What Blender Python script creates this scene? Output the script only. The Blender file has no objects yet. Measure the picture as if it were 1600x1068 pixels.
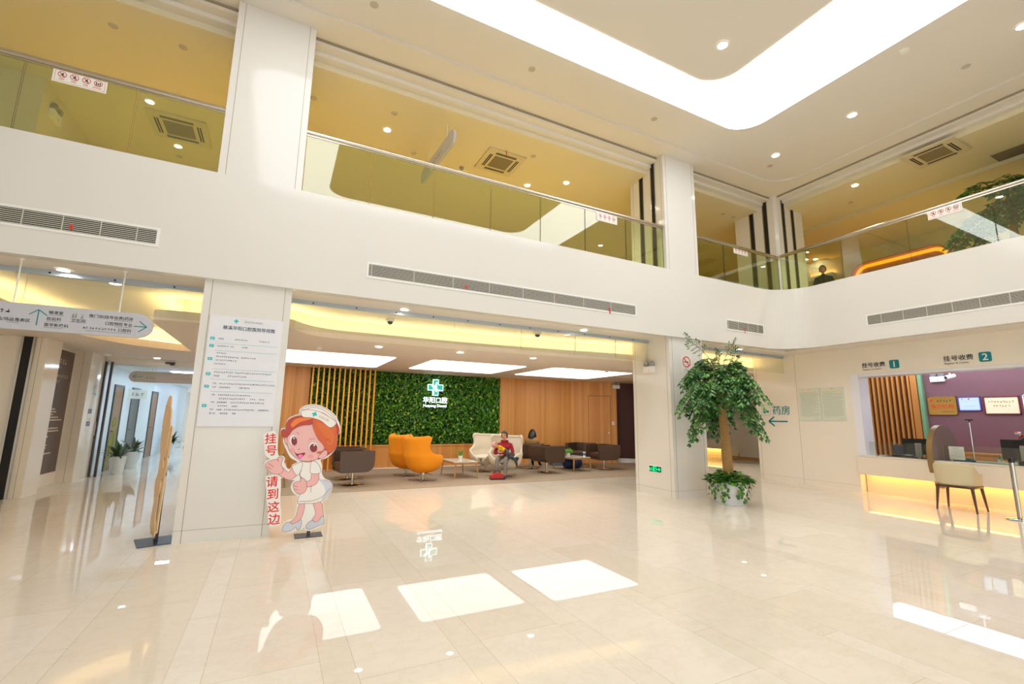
import bpy, bmesh, math, random
from mathutils import Vector, Matrix
PI = math.pi
sc = bpy.context.scene
COL = sc.collection

# ------------------------------------------------------------------ camera, sky, exposure
def make_camera():
    yaw, pitch, roll = 0.467927642, 0.163738730, 0.0153673544
    cy, sy, cp, sp = math.cos(yaw), math.sin(yaw), math.cos(pitch), math.sin(pitch)
    f = Vector((sy*cp, cy*cp, sp)); r = Vector((cy, -sy, 0)); u = r.cross(f)
    c, s = math.cos(roll), math.sin(roll)
    r2 = r*c + u*s; u2 = u*c - r*s
    cam = bpy.data.cameras.new('camera'); cam.sensor_width = 36; cam.lens = 16.0968
    cam.clip_start = 0.05; cam.clip_end = 200
    o = bpy.data.objects.new('camera', cam); COL.objects.link(o)
    o.matrix_world = Matrix(((r2.x, u2.x, -f.x, 0), (r2.y, u2.y, -f.y, 0), (r2.z, u2.z, -f.z, 1.5), (0, 0, 0, 1)))
    sc.camera = o
make_camera()
w = bpy.data.worlds.new('sky'); sc.world = w; w.use_nodes = True
w.node_tree.nodes['Background'].inputs[0].default_value = (.90, .96, 1, 1)
w.node_tree.nodes['Background'].inputs[1].default_value = 2.9
sc.view_settings.view_transform = 'Standard'; sc.view_settings.look = 'None'
sc.view_settings.gamma = 1; sc.view_settings.use_curve_mapping = False
sc.view_settings.exposure = 0.0
try:
    cyc = sc.cycles
    cyc.max_bounces = 14; cyc.diffuse_bounces = 6; cyc.glossy_bounces = 5; cyc.transparent_max_bounces = 24
    cyc.transmission_bounces = 8; cyc.sample_clamp_indirect = 6; cyc.use_denoising = True
    cyc.caustics_reflective = False; cyc.caustics_refractive = False
except Exception:
    pass

# ------------------------------------------------------------------ materials
MATS = {}
def lin(c):
    return tuple(((x/255)/12.92 if x <= 10 else (((x/255)+.055)/1.055)**2.4) for x in c) + (1,)
def mat(name, rgb=(200, 200, 200), rough=.5, metal=0., spec=.5, emit=None, es=0., noise=None, coat=0., alpha=1.):
    """rgb in sRGB 0..255; noise = (scale, rgb2, stretch) mixes a second colour in"""
    if name in MATS: return MATS[name]
    m = bpy.data.materials.new(name); m.use_nodes = True; nt = m.node_tree
    b = nt.nodes['Principled BSDF']
    b.inputs['Base Color'].default_value = lin(rgb); b.inputs['Roughness'].default_value = rough
    b.inputs['Metallic'].default_value = metal; b.inputs['Specular IOR Level'].default_value = spec
    b.inputs['Coat Weight'].default_value = coat
    if emit is not None:
        b.inputs['Emission Color'].default_value = lin(emit); b.inputs['Emission Strength'].default_value = es
    if noise:
        tc = nt.nodes.new('ShaderNodeTexCoord'); mp = nt.nodes.new('ShaderNodeMapping')
        mp.inputs['Scale'].default_value = noise[2] if len(noise) > 2 else (1, 1, 1)
        n = nt.nodes.new('ShaderNodeTexNoise'); n.inputs['Scale'].default_value = noise[0]; n.inputs['Detail'].default_value = 4
        r = nt.nodes.new('ShaderNodeMix'); r.data_type = 'RGBA'
        r.inputs['A'].default_value = lin(rgb); r.inputs['B'].default_value = lin(noise[1])
        nt.links.new(tc.outputs['Object'], mp.inputs['Vector']); nt.links.new(mp.outputs['Vector'], n.inputs['Vector'])
        nt.links.new(n.outputs['Fac'], r.inputs['Factor']); nt.links.new(r.outputs['Result'], b.inputs['Base Color'])
    MATS[name] = m
    return m
def glass_mat(name, tint, refl=1.0):
    if name in MATS: return MATS[name]
    m = bpy.data.materials.new(name); m.use_nodes = True; nt = m.node_tree; nt.nodes.clear()
    out = nt.nodes.new('ShaderNodeOutputMaterial'); t = nt.nodes.new('ShaderNodeBsdfTransparent')
    t.inputs[0].default_value = lin(tint); g = nt.nodes.new('ShaderNodeBsdfGlossy')
    g.inputs['Roughness'].default_value = 0.0; g.inputs[0].default_value = (refl, refl, refl, 1)
    fr = nt.nodes.new('ShaderNodeFresnel'); ge = nt.nodes.new('ShaderNodeNewGeometry'); mr = nt.nodes.new('ShaderNodeMapRange')
    mr.inputs['To Min'].default_value = 1.5; mr.inputs['To Max'].default_value = 1/1.5       # same reflectance on both faces of a thin pane
    nt.links.new(ge.outputs['Backfacing'], mr.inputs['Value']); nt.links.new(mr.outputs['Result'], fr.inputs['IOR'])
    mx = nt.nodes.new('ShaderNodeMixShader')
    nt.links.new(fr.outputs[0], mx.inputs[0]); nt.links.new(t.outputs[0], mx.inputs[1]); nt.links.new(g.outputs[0], mx.inputs[2])
    nt.links.new(mx.outputs[0], out.inputs[0]); MATS[name] = m
    return m
def emit_mat(name, rgb, s):
    if name in MATS: return MATS[name]
    m = bpy.data.materials.new(name); m.use_nodes = True; nt = m.node_tree; nt.nodes.clear()
    out = nt.nodes.new('ShaderNodeOutputMaterial'); e = nt.nodes.new('ShaderNodeEmission')
    e.inputs[0].default_value = lin(rgb); e.inputs[1].default_value = s
    nt.links.new(e.outputs[0], out.inputs[0]); MATS[name] = m
    return m
def floor_mat():
    m = bpy.data.materials.new('marble_floor'); m.use_nodes = True; nt = m.node_tree; N = nt.nodes.new; L = nt.links.new
    b = nt.nodes['Principled BSDF']; b.inputs['Roughness'].default_value = .012; b.inputs['Specular IOR Level'].default_value = .27
    b.inputs['IOR'].default_value = 1.5
    tc = N('ShaderNodeTexCoord'); sep = N('ShaderNodeSeparateXYZ'); L(tc.outputs['Object'], sep.inputs[0])
    def math_(op, a, c=None, clamp=False):
        n = N('ShaderNodeMath'); n.operation = op; n.use_clamp = clamp
        for i, q in enumerate((a, c)):
            if q is None: continue
            if isinstance(q, (int, float)): n.inputs[i].default_value = q
            else: L(q, n.inputs[i])
        return n.outputs[0]
    P = 0.81
    u = math_('DIVIDE', math_('ADD', sep.outputs['X'], 1.25 + 40.5), P)
    row = math_('FLOOR', u); fu = math_('FRACT', u)
    strip = math_('LESS_THAN', fu, .235)                       # narrow strip, then a broad slab
    wn = N('ShaderNodeTexWhiteNoise'); wn.noise_dimensions = '1D'; L(row, wn.inputs['W'])
    v = math_('ADD', math_('DIVIDE', sep.outputs['Y'], 1.62), math_('MULTIPLY', wn.outputs['Value'], 5))
    v = math_('ADD', v, math_('MULTIPLY', strip, .37))
    cell = math_('FLOOR', v); fv = math_('FRACT', v)
    wn2 = N('ShaderNodeTexWhiteNoise'); wn2.noise_dimensions = '3D'; cx = N('ShaderNodeCombineXYZ')
    L(row, cx.inputs[0]); L(cell, cx.inputs[1]); L(strip, cx.inputs[2]); L(cx.outputs[0], wn2.inputs['Vector'])
    # joints
    def near(x, e, w):
        return math_('LESS_THAN', math_('ABSOLUTE', math_('SUBTRACT', x, e)), w)
    j = math_('MAXIMUM', math_('MAXIMUM', near(fu, .235, .0022), near(fu, 0.001, .0022)), near(fv, .001, .0012))
    mp = N('ShaderNodeMapping'); mp.inputs['Scale'].default_value = (1.2, 5, 1); mp.inputs['Rotation'].default_value = (0, 0, .5)
    L(tc.outputs['Object'], mp.inputs[0])
    n1 = N('ShaderNodeTexNoise'); n1.inputs['Scale'].default_value = 2.2; n1.inputs['Detail'].default_value = 8; n1.inputs['Distortion'].default_value = 1.2
    L(mp.outputs[0], n1.inputs['Vector'])
    n2 = N('ShaderNodeTexNoise'); n2.inputs['Scale'].default_value = 3.0; n2.inputs['Detail'].default_value = 10; n2.inputs['Roughness'].default_value = .7
    L(tc.outputs['Object'], n2.inputs['Vector'])
    vein = math_('MULTIPLY', math_('SUBTRACT', .035, math_('ABSOLUTE', math_('SUBTRACT', n2.outputs['Fac'], .5)), True), 14)
    fac = math_('ADD', math_('MULTIPLY', n1.outputs['Fac'], .55), math_('MULTIPLY', wn2.outputs['Value'], .55), True)
    mx = N('ShaderNodeMix'); mx.data_type = 'RGBA'; L(fac, mx.inputs['Factor'])
    mx.inputs['A'].default_value = lin(FLOOR_A); mx.inputs['B'].default_value = lin(FLOOR_B)
    m2 = N('ShaderNodeMix'); m2.data_type = 'RGBA'; L(math_('MULTIPLY', vein, .25), m2.inputs['Factor'])
    L(mx.outputs['Result'], m2.inputs['A']); m2.inputs['B'].default_value = lin((205, 178, 140))
    m3 = N('ShaderNodeMix'); m3.data_type = 'RGBA'; L(math_('MULTIPLY', j, .45), m3.inputs['Factor'])
    L(m2.outputs['Result'], m3.inputs['A']); m3.inputs['B'].default_value = lin((150, 130, 105))
    L(m3.outputs['Result'], b.inputs['Base Color'])
    MATS['marble_floor'] = m
    return m
def wood_mat(name, c1, c2, c3, plank=.09, rough=.4, axis='X'):
    """vertical grained veneer with narrow boards of slightly different tone"""
    if name in MATS: return MATS[name]
    m = bpy.data.materials.new(name); m.use_nodes = True; nt = m.node_tree; N = nt.nodes.new; L = nt.links.new
    b = nt.nodes['Principled BSDF']; b.inputs['Roughness'].default_value = rough
    tc = N('ShaderNodeTexCoord'); sep = N('ShaderNodeSeparateXYZ'); L(tc.outputs['Object'], sep.inputs[0])
    d = N('ShaderNodeMath'); d.operation = 'DIVIDE'; L(sep.outputs[axis], d.inputs[0]); d.inputs[1].default_value = plank
    fl = N('ShaderNodeMath'); fl.operation = 'FLOOR'; L(d.outputs[0], fl.inputs[0])
    wn = N('ShaderNodeTexWhiteNoise'); wn.noise_dimensions = '1D'; L(fl.outputs[0], wn.inputs['W'])
    mp = N('ShaderNodeMapping'); mp.inputs['Scale'].default_value = (26, 26, .9); L(tc.outputs['Object'], mp.inputs[0])
    n = N('ShaderNodeTexNoise'); n.inputs['Scale'].default_value = 1.6; n.inputs['Detail'].default_value = 5; L(mp.outputs[0], n.inputs['Vector'])
    a = N('ShaderNodeMix'); a.data_type = 'RGBA'; L(n.outputs['Fac'], a.inputs['Factor'])
    a.inputs['A'].default_value = lin(c1); a.inputs['B'].default_value = lin(c2)
    q = N('ShaderNodeMath'); q.operation = 'MULTIPLY'; L(wn.outputs['Value'], q.inputs[0]); q.inputs[1].default_value = .6
    e = N('ShaderNodeMix'); e.data_type = 'RGBA'; L(q.outputs[0], e.inputs['Factor']); L(a.outputs['Result'], e.inputs['A'])
    e.inputs['B'].default_value = lin(c3); L(e.outputs['Result'], b.inputs['Base Color']); MATS[name] = m
    return m
def leaf_mat(name, c1, c2, c3=None, rough=.35):
    if name in MATS: return MATS[name]
    m = bpy.data.materials.new(name); m.use_nodes = True; nt = m.node_tree
    b = nt.nodes['Principled BSDF']; b.inputs['Roughness'].default_value = rough
    g = nt.nodes.new('ShaderNodeNewGeometry'); r = nt.nodes.new('ShaderNodeValToRGB')
    e = r.color_ramp.elements; e[0].color = lin(c1); e[1].color = lin(c2)
    if c3:
        e[1].position = .86; x = e.new(1.0); x.color = lin(c3)
    nt.links.new(g.outputs['Random Per Island'], r.inputs[0]); nt.links.new(r.outputs[0], b.inputs['Base Color'])
    MATS[name] = m
    return m

FLOOR_A, FLOOR_B = (240, 233, 221), (230, 218, 199)
WHITE = mat('warm_white_paint', (236, 234, 229), .5)
GLOSSW = mat('glazed_white_panel', (227, 225, 219), .1, spec=.35, noise=(.8, (224, 221, 214)))
CEIL = mat('ceiling_paint', (230, 225, 216), .7)
CEILY = mat('hall_ceiling_paint', (226, 217, 188), .7)
BEIGE = mat('beige_glazed_panel', (240, 233, 219), .12, noise=(.7, (235, 226, 210)))
TANC = mat('lounge_ceiling_paint', (228, 217, 203), .7)
JOINT = mat('panel_joint', (160, 146, 122), .8)
DARK = mat('dark_gap', (24, 22, 20), .7)
BLACK = mat('black_plastic', (22, 22, 24), .35)
STEEL = mat('brushed_steel', (190, 186, 178), .22, metal=1.)
CHROME = mat('chrome', (215, 215, 215), .06, metal=1.)
ALU = mat('aluminium_rail', (176, 186, 196), .4, metal=.3)
GREYP = mat('grey_plastic', (150, 150, 148), .5)
WPLAS = mat('white_plastic', (236, 236, 232), .4)
INK = mat('dark_ink', (52, 48, 46), .7)
NAVY = mat('navy_ink', (48, 66, 108), .7)
TEAL = mat('teal_ink', (0, 132, 144), .6)
CYAN = mat('cyan_ink', (0, 190, 196), .6)
RED = mat('red_ink', (225, 30, 30), .6)
GREYINK = mat('grey_ink', (150, 148, 140), .7)
GGLASS = glass_mat('green_tinted_glass', (232, 240, 222), 1.6)
CGLASS = glass_mat('clear_glass', (246, 248, 242), 1.0)
GEDGE = mat('glass_edge', (62, 74, 60), .3)
WOOD = wood_mat('honey_veneer', (220, 152, 76), (190, 120, 52), (234, 174, 98))
WOODY = wood_mat('honey_veneer_side', (200, 134, 64), (176, 108, 46), (214, 150, 76), axis='Y')

# ------------------------------------------------------------------ geometry helpers
class MB:
    def __init__(s): s.v = []; s.f = []; s.m = []
    def add(s, vs, fs, m=0, M=None):
        k = len(s.v)
        s.v += [tuple(M @ Vector(p)) for p in vs] if M is not None else [tuple(p) for p in vs]
        for q in fs: s.f.append(tuple(k+i for i in q)); s.m.append(m)
        return s
    def box(s, x0, y0, z0, x1, y1, z1, m=0, M=None):
        vs = [(x0,y0,z0),(x1,y0,z0),(x1,y1,z0),(x0,y1,z0),(x0,y0,z1),(x1,y0,z1),(x1,y1,z1),(x0,y1,z1)]
        return s.add(vs, [(0,3,2,1),(4,5,6,7),(0,1,5,4),(1,2,6,5),(2,3,7,6),(3,0,4,7)], m, M)
    def prism(s, poly, z0, z1, m=0, M=None, mcap=None):
        n = len(poly)
        vs = [(x, y, z0) for x, y in poly] + [(x, y, z1) for x, y in poly]
        s.add(vs, [(i, (i+1) % n, n+(i+1) % n, n+i) for i in range(n)], m, M)
        return s.add(vs, [tuple(range(n-1, -1, -1)), tuple(range(n, 2*n))], m if mcap is None else mcap, M)
    def quad(s, a, b, c, d, m=0, M=None): return s.add([a, b, c, d], [(0, 1, 2, 3)], m, M)
    def cyl(s, p, q, r, n=16, r2=None, m=0, cap=True, M=None):
        p, q = Vector(p), Vector(q); d = (q-p).normalized(); a = d.orthogonal().normalized(); b = d.cross(a)
        r2 = r if r2 is None else r2
        vs = [p+(a*math.cos(t)+b*math.sin(t))*r for t in (2*PI*i/n for i in range(n))] + [q+(a*math.cos(t)+b*math.sin(t))*r2 for t in (2*PI*i/n for i in range(n))]
        fs = [(i, (i+1) % n, n+(i+1) % n, n+i) for i in range(n)]
        if cap: fs += [tuple(range(n-1, -1, -1)), tuple(range(n, 2*n))]
        return s.add(vs, fs, m, M)
    def lathe(s, prof, n=24, c=(0, 0, 0), m=0, M=None):
        vs = []; fs = []; k = len(prof)
        for i in range(n):
            t = 2*PI*i/n
            vs += [(c[0]+r*math.cos(t), c[1]+r*math.sin(t), c[2]+z) for r, z in prof]
        for i in range(n):
            for j in range(k-1):
                a, b = i*k+j, ((i+1) % n)*k+j
                fs.append((a, b, b+1, a+1))
        return s.add(vs, fs, m, M)
    def tube(s, pts, r, n=8, m=0, M=None, closed=False):
        pts = [Vector(p) for p in pts]; rs = r if isinstance(r, (list, tuple)) else [r]*len(pts)
        vs = []; fs = []; K = len(pts); prev = None
        for i, p in enumerate(pts):
            if closed: d = pts[(i+1) % K]-pts[i-1]
            else: d = pts[min(i+1, K-1)]-pts[max(i-1, 0)]
            d = d.normalized() if d.length > 1e-9 else Vector((0, 0, 1))
            a = d.orthogonal().normalized() if prev is None else (prev-d*prev.dot(d)).normalized()
            prev = a; b = d.cross(a)
            vs += [p+(a*math.cos(2*PI*t/n)+b*math.sin(2*PI*t/n))*rs[i] for t in range(n)]
        for i in range(K if closed else K-1):
            for t in range(n):
                a0, b0 = i*n, ((i+1) % K)*n
                fs.append((a0+t, a0+(t+1) % n, b0+(t+1) % n, b0+t))
        if not closed: fs += [tuple(range(n-1, -1, -1)), tuple(range((K-1)*n, K*n))]
        return s.add(vs, fs, m, M)
    def ball(s, c, r, n=12, k=8, m=0, M=None):
        rx, ry, rz = r if isinstance(r, (tuple, list)) else (r, r, r)
        vs = [(c[0], c[1], c[2]-rz)]; fs = []
        for j in range(1, k):
            ph = -PI/2+PI*j/k
            vs += [(c[0]+rx*math.cos(ph)*math.cos(2*PI*i/n), c[1]+ry*math.cos(ph)*math.sin(2*PI*i/n), c[2]+rz*math.sin(ph)) for i in range(n)]
        vs.append((c[0], c[1], c[2]+rz)); T = len(vs)-1
        for i in range(n): fs.append((0, 1+(i+1) % n, 1+i)); fs.append((T, T-n+i, T-n+(i+1) % n))
        for j in range(k-2):
            for i in range(n):
                a, b = 1+j*n, 1+(j+1)*n
                fs.append((a+i, a+(i+1) % n, b+(i+1) % n, b+i))
        return s.add(vs, fs, m, M)
    def disc(s, c, nrm, r, n=20, m=0, ry=None):
        c = Vector(c); d = Vector(nrm).normalized(); a = d.orthogonal().normalized() if abs(d.z) < .99 else Vector((1, 0, 0)); b = d.cross(a)
        return s.add([c+a*math.cos(2*PI*i/n)*r+b*math.sin(2*PI*i/n)*(ry or r) for i in range(n)], [tuple(range(n))], m)
    def text(s, body, O, U, V, h, align='C', m=0, bold=0.):
        """lettering: O anchor on the baseline, U along the line, V up, h em size"""
        vs, fs = text_geo(body, bold); xs = [p[0] for p in vs]
        if not xs: return s
        w0, w1 = min(xs), max(xs); off = {'L': w0, 'C': (w0+w1)/2, 'R': w1}[align]
        O, U, V = Vector(O), Vector(U), Vector(V)
        return s.add([O+U*((x-off)*h)+V*(y*h) for x, y in vs], fs, m)
_TXT = {}
def text_geo(body, bold=0.):
    k = (body, bold)
    if k not in _TXT:
        c = bpy.data.curves.new('lettering', 'FONT'); c.body = body; c.resolution_u = 3; c.offset = bold
        o = bpy.data.objects.new('lettering', c); COL.objects.link(o)
        dg = bpy.context.evaluated_depsgraph_get()
        me = bpy.data.meshes.new_from_object(o.evaluated_get(dg), depsgraph=dg)
        _TXT[k] = ([(v.co.x, v.co.y) for v in me.vertices], [tuple(p.vertices) for p in me.polygons])
        bpy.data.objects.remove(o); bpy.data.curves.remove(c); bpy.data.meshes.remove(me)
    return _TXT[k]
def rrect(x0, y0, x1, y1, r, n=6):
    out = []
    for cx, cy, a in ((x1-r, y0+r, -PI/2), (x1-r, y1-r, 0), (x0+r, y1-r, PI/2), (x0+r, y0+r, PI)):
        out += [(cx+r*math.cos(a+PI/2*i/n), cy+r*math.sin(a+PI/2*i/n)) for i in range(n+1)]
    return out
def spline(pts, n=5, closed=True):
    K = len(pts); out = []
    for i in range(K if closed else K-1):
        p0, p1, p2, p3 = (pts[(i+j) % K] if closed else pts[min(max(i+j, 0), K-1)] for j in (-1, 0, 1, 2))
        for t in range(n):
            t /= n
            out.append(tuple(.5*(2*b+(c-a)*t+(2*a-5*b+4*c-d)*t*t+(3*b-a-3*c+d)*t**3) for a, b, c, d in zip(p0, p1, p2, p3)))
    if not closed: out.append(tuple(pts[-1]))
    return out
def build(name, mb, mats, parent=None, smooth=0, bevel=0, subsurf=0, solid=0, recalc=True, label=None):
    me = bpy.data.meshes.new(name); me.from_pydata([tuple(p) for p in mb.v], [], mb.f)
    ms = mats if isinstance(mats, (list, tuple)) else [mats]
    for q in ms: me.materials.append(q)
    if len(ms) > 1: me.polygons.foreach_set('material_index', mb.m)
    if recalc:
        b = bmesh.new(); b.from_mesh(me); bmesh.ops.recalc_face_normals(b, faces=b.faces); b.to_mesh(me); b.free()
    me.update()
    o = bpy.data.objects.new(name, me); COL.objects.link(o)
    if smooth:
        me.shade_smooth(); me.set_sharp_from_angle(angle=math.radians(smooth))
    if solid:
        q = o.modifiers.new('thickness', 'SOLIDIFY'); q.thickness = solid; q.offset = 0
    if bevel:
        q = o.modifiers.new('bevel', 'BEVEL'); q.width = bevel; q.segments = 2; q.limit_method = 'ANGLE'
    if subsurf:
        q = o.modifiers.new('subsurf', 'SUBSURF'); q.levels = q.render_levels = subsurf
    if parent is not None: o.parent = parent
    if label: o['label'] = label
    return o
def struct(name, mb, mats, **k):
    o = build(name, mb, mats, **k); o['kind'] = 'structure'; return o
def tag(o, label, cat, group=None, kind=None):
    o['label'] = label; o['category'] = cat
    if group: o['group'] = group
    if kind: o['kind'] = kind
    return o
def thing(name, label, cat, loc=(0, 0, 0), rz=0, group=None):
    o = bpy.data.objects.new(name, None); COL.objects.link(o); o.empty_display_size = .1
    o.location = loc; o.rotation_euler = (0, 0, rz)
    return tag(o, label, cat, group)
def dup(root, loc, rz, label, group=None):
    r = root.copy(); COL.objects.link(r); r.location = loc; r.rotation_euler = (0, 0, rz); r['label'] = label
    if group: r['group'] = group
    for ch in root.children:
        c = ch.copy(); COL.objects.link(c); c.parent = r
        for g in ch.children:
            d = g.copy(); COL.objects.link(d); d.parent = c
    return r
MX = lambda x=0, y=0, z=0, rz=0, ry=0, rx=0, s=1: Matrix.Translation((x, y, z)) @ Matrix.Rotation(rz, 4, 'Z') @ Matrix.Rotation(ry, 4, 'Y') @ Matrix.Rotation(rx, 4, 'X') @ Matrix.Scale(s, 4)
X_, Y_, Z_ = Vector((1, 0, 0)), Vector((0, 1, 0)), Vector((0, 0, 1))
# ------------------------------------------------------------------ large luminous ceiling and other big lights
RING = emit_mat('luminous_ceiling_film', (250, 251, 255), 5.7)
PANEL = emit_mat('luminous_panel', (255, 252, 246), 3.1)
COVE = emit_mat('cove_led', (255, 222, 150), 30.0)
COOLPANEL = emit_mat('cool_light_panel', (226, 236, 255), 4.4)
LAMP = emit_mat('lamp_glow', (255, 250, 240), 45.0)

def frame_poly(outer, inner):
    """ring between two loops with the same number of points"""
    n = len(outer)
    return [(outer[i], outer[(i+1) % n], inner[(i+1) % n], inner[i]) for i in range(n)]
ring = MB()
for a, b, c, d in frame_poly(rrect(-.88, .65, 7.94, 5.48, .5, 8), rrect(.7, 1.3, 6.36, 4.83, .5, 8)):
    ring.quad((a[0], a[1], 7.232), (b[0], b[1], 7.232), (c[0], c[1], 7.232), (d[0], d[1], 7.232))
o = build('ceiling_light_band', ring, RING)
tag(o, 'wide glowing white ring of light set into the high atrium ceiling, rounded corner', 'ceiling light')

# ------------------------------------------------------------------ the setting
def seg(mb, x0, y0, x1, y1, z0, z1, th=.12, m=0):
    """wall segment between two ground points, thickness to the left of its direction"""
    d = Vector((x1-x0, y1-y0)).normalized(); n = Vector((-d.y, d.x))*th
    mb.prism([(x0, y0), (x1, y1), (x1+n.x, y1+n.y), (x0+n.x, y0+n.y)], z0, z1, m)
struct('floor', MB().box(-8, -8, -.1, 19, 32, 0), floor_mat())
# atrium ceiling: flat field, lower border band, stepped header above the balcony openings
struct('ceiling', MB().box(-8, -8, 7.24, 11.2, 7.2, 7.4), CEIL)
arc = lambda cx, cy, r, a0, a1, n=10: [(cx+r*math.cos(a0+(a1-a0)*i/n), cy+r*math.sin(a0+(a1-a0)*i/n)) for i in range(n+1)]
b = MB()
inn = [(-7, 6.4)]+arc(9.9, 5.8, .6, PI/2, 0)+[(10.5, -7)]
outp = [(-7, 6.88)]+[(10.94, 6.88)]*11+[(10.94, -7)]
for i in range(len(inn)-1):
    p = [inn[i], inn[i+1], outp[i+1], outp[i]]
    if p[2] == p[3]: p = p[:3]
    b.prism(p, 7.20, 7.24)
struct('trim_1', b, CEIL)
b = MB()
for z0, z1, d0, d1, m in ((7.17, 7.24, .88, .905, 1), (7.12, 7.24, .905, 1.06, 0), (7.05, 7.24, 1.06, 1.2, 0)):
    b.box(-7, 6+d0, z0, 10.06+d0, 6+d1, z1, m); b.box(10.06+d0, -7, z0, 10.06+d1, 6+d1, z1, m)
struct('trim_2', b, [CEIL, JOINT])
struct('ceiling_upper', MB().box(-8, 7.2, 6.95, 19, 17, 7.1).box(11.26, -7, 6.95, 19, 7.2, 7.1), CEILY)
struct('ceiling_upper_step', MB().box(13.05, -7, 6.86, 19, 8.2, 6.95), CEILY)
# the two storey-high front: parapet band with a rounded inner corner
path = [(-7, 6.70)]+arc(9.95, 5.9, .8, PI/2, 0, 14)+[(10.75, -7)]
path2 = [(-7, 6.85)]+arc(9.95, 5.9, .95, PI/2, 0, 14)+[(10.90, -7)]
b = MB()
for i in range(len(path)-1):
    b.prism([path[i], path2[i], path2[i+1], path[i+1]], 3.18, 4.60)
o = struct('wall_front', b, GLOSSW)
UPFL = mat('upper_hall_floor', (232, 208, 140), .3, noise=(1.5, (224, 196, 124)))  # unseen floor, made yellow so its bounce tints the gallery ceiling
struct('floor_upper', MB().box(-8, 6.85, 4.15, 19, 17, 4.30).box(10.9, -7, 4.15, 19, 6.85, 4.30), UPFL)
# lobby ceiling (upper level) and the lower slab with a curved lip
struct('ceiling_lobby', MB().box(-8, 6.84, 3.18, 19, 17, 3.26).box(10.89, -7, 3.18, 19, 6.84, 3.26), CEIL)
edge = [(-8, 7.9), (-3.5, 7.9)]+spline([(-3.36, 8.3), (-3.3, 9.2), (-3.15, 10.3), (-2.7, 11.3), (-1.95, 11.8)], 5, False)+[(-1.74, 11.85)]\
    + spline([(-1.73, 8.25), (-1.66, 8.02), (-1.4, 7.96), (-.9, 7.93), (-.3, 7.72), (.06, 7.72), (.35, 8.1), (.75, 8.3), (1.6, 8.34), (2.9, 8.34), (4.4, 8.25), (5.8, 8.1), (7.0, 7.95)], 4, False)\
    + [(8.0, 8.0), (9.2, 8.2), (19, 8.2)]
b = MB(); b.prism(edge+[(19, 17), (-8, 17)], 2.80, 2.95)
struct('ceiling_lower', b, TANC)
up = MB(); off = []
for i, (x, y_) in enumerate(edge):
    p, q = edge[max(i-1, 0)], edge[min(i+1, len(edge)-1)]
    d = Vector((q[0]-p[0], q[1]-p[1])).normalized(); off.append((x-d.y*.30, y_+d.x*.30))
off = [p for i, p in enumerate(off) if i == 0 or p[0] > off[i-1][0]+.012 or abs(p[1]-off[i-1][1]) > .05]
for a, c in zip(off[:-1], off[1:]):
    seg(up, a[0], a[1], c[0], c[1], 2.95, 3.18, .04)
struct('trim_5', up, CEIL)
led = MB()
for i in range(1, len(edge)-1):
    (x0, y0), (x1, y1) = edge[i], edge[i+1]
    d = Vector((x1-x0, y1-y0)); L_ = d.length
    if L_ < .02: continue
    d /= L_; n = Vector((-d.y, d.x))*.10
    led.box(-L_/2, -.02, 2.952, L_/2, .02, 2.962, 0, Matrix.Translation(((x0+x1)/2+n.x, (y0+y1)/2+n.y, 0)) @ Matrix.Rotation(math.atan2(d.y, d.x), 4, 'Z'))
tag(build('cove_light', led, COVE), 'warm strip of cove light lying along the curved lip of the lounge ceiling', 'cove light')
# enclosing walls
b = MB()
y = -6.5
for x0, x1, z0, z1 in ((-8, 19, 3.3, 7.4), (-8, -5, 0, 3.3), (10, 19, 0, 3.3)): b.box(x0, y-.05, z0, x1, y, z1)
struct('wall_back', b, WHITE)
for x0, x1 in ((-5, 0), (0, 5), (5, 10)):
    l = bpy.data.lights.new('added_window_portal', 'AREA'); l.shape = 'RECTANGLE'; l.size = x1-x0; l.size_y = 3.3; l.cycles.is_portal = True
    lo = bpy.data.objects.new('added_window_portal', l); COL.objects.link(lo); lo.location = ((x0+x1)/2, y-.1, 1.65); lo.rotation_euler = (PI/2, 0, 0)
b = MB()
for x in [-5+i*2.5 for i in range(7)]: b.box(x-.04, y-.06, 0, x+.04, y+.02, 3.3)
b.box(-5, y-.06, 3.22, 10, y+.02, 3.3)
struct('added_window_1', b, ALU)  # unseen glazed front behind the camera, added to brighten ceiling and fascia
struct('wall_left', MB().box(-7.1, -6.5, 0, -7, 17, 7.4), WHITE)
struct('wall_upper_rear', MB().box(-8, 15, 4.3, 16, 15.1, 7), CEILY)
b = MB(); b.box(16.0, -7, 4.3, 16.1, 15, 7); b.box(15.96, 8.9, 4.3, 16.0, 9.4, 6.95)
struct('wall_upper_right', b, CEILY)
struct('wall_upper_far', MB().box(18.9, -7, 0, 19, 17, 7), WHITE)
b = MB(); b.box(-7, 9.6, 4.3, -3.9, 15, 6.95)
struct('wall_upper_left', b, CEILY)
# pillars: a box with narrow corner strips drawn by joints
def pillar(name, x0, y0, x1, y1, z0, z1, m=GLOSSW, base=True):
    b = MB().box(x0, y0, z0, x1, y1, z1); j = .003; w_ = .085
    for x in (x0+w_, x1-w_): b.box(x-.003, y0-.0015, z0, x+.003, y0, z1, 1)
    for yy in (y0+w_, y1-w_):
        b.box(x0-.0015, yy-.003, z0, x0, yy+.003, z1, 1); b.box(x1, yy-.003, z0, x1+.0015, yy+.003, z1, 1)
    if base:
        b.box(x0-.001, y0-.0015, z0+.14, x1+.001, y0, z0+.144, 1); b.box(x0-.0015, y0, z0+.14, x0, y1, z0+.144, 1)
    return struct(name, b, [m, JOINT])
pillar('pillar_1', -.95, 6.75, .05, 7.78, 0, 3.18); pillar('pillar_2', 6.98, 6.75, 7.93, 7.83, 0, 3.18, GLOSSW)
pillar('pillar_3', -.96, 6.72, .04, 7.75, 4.3, 7.24, base=False)
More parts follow.
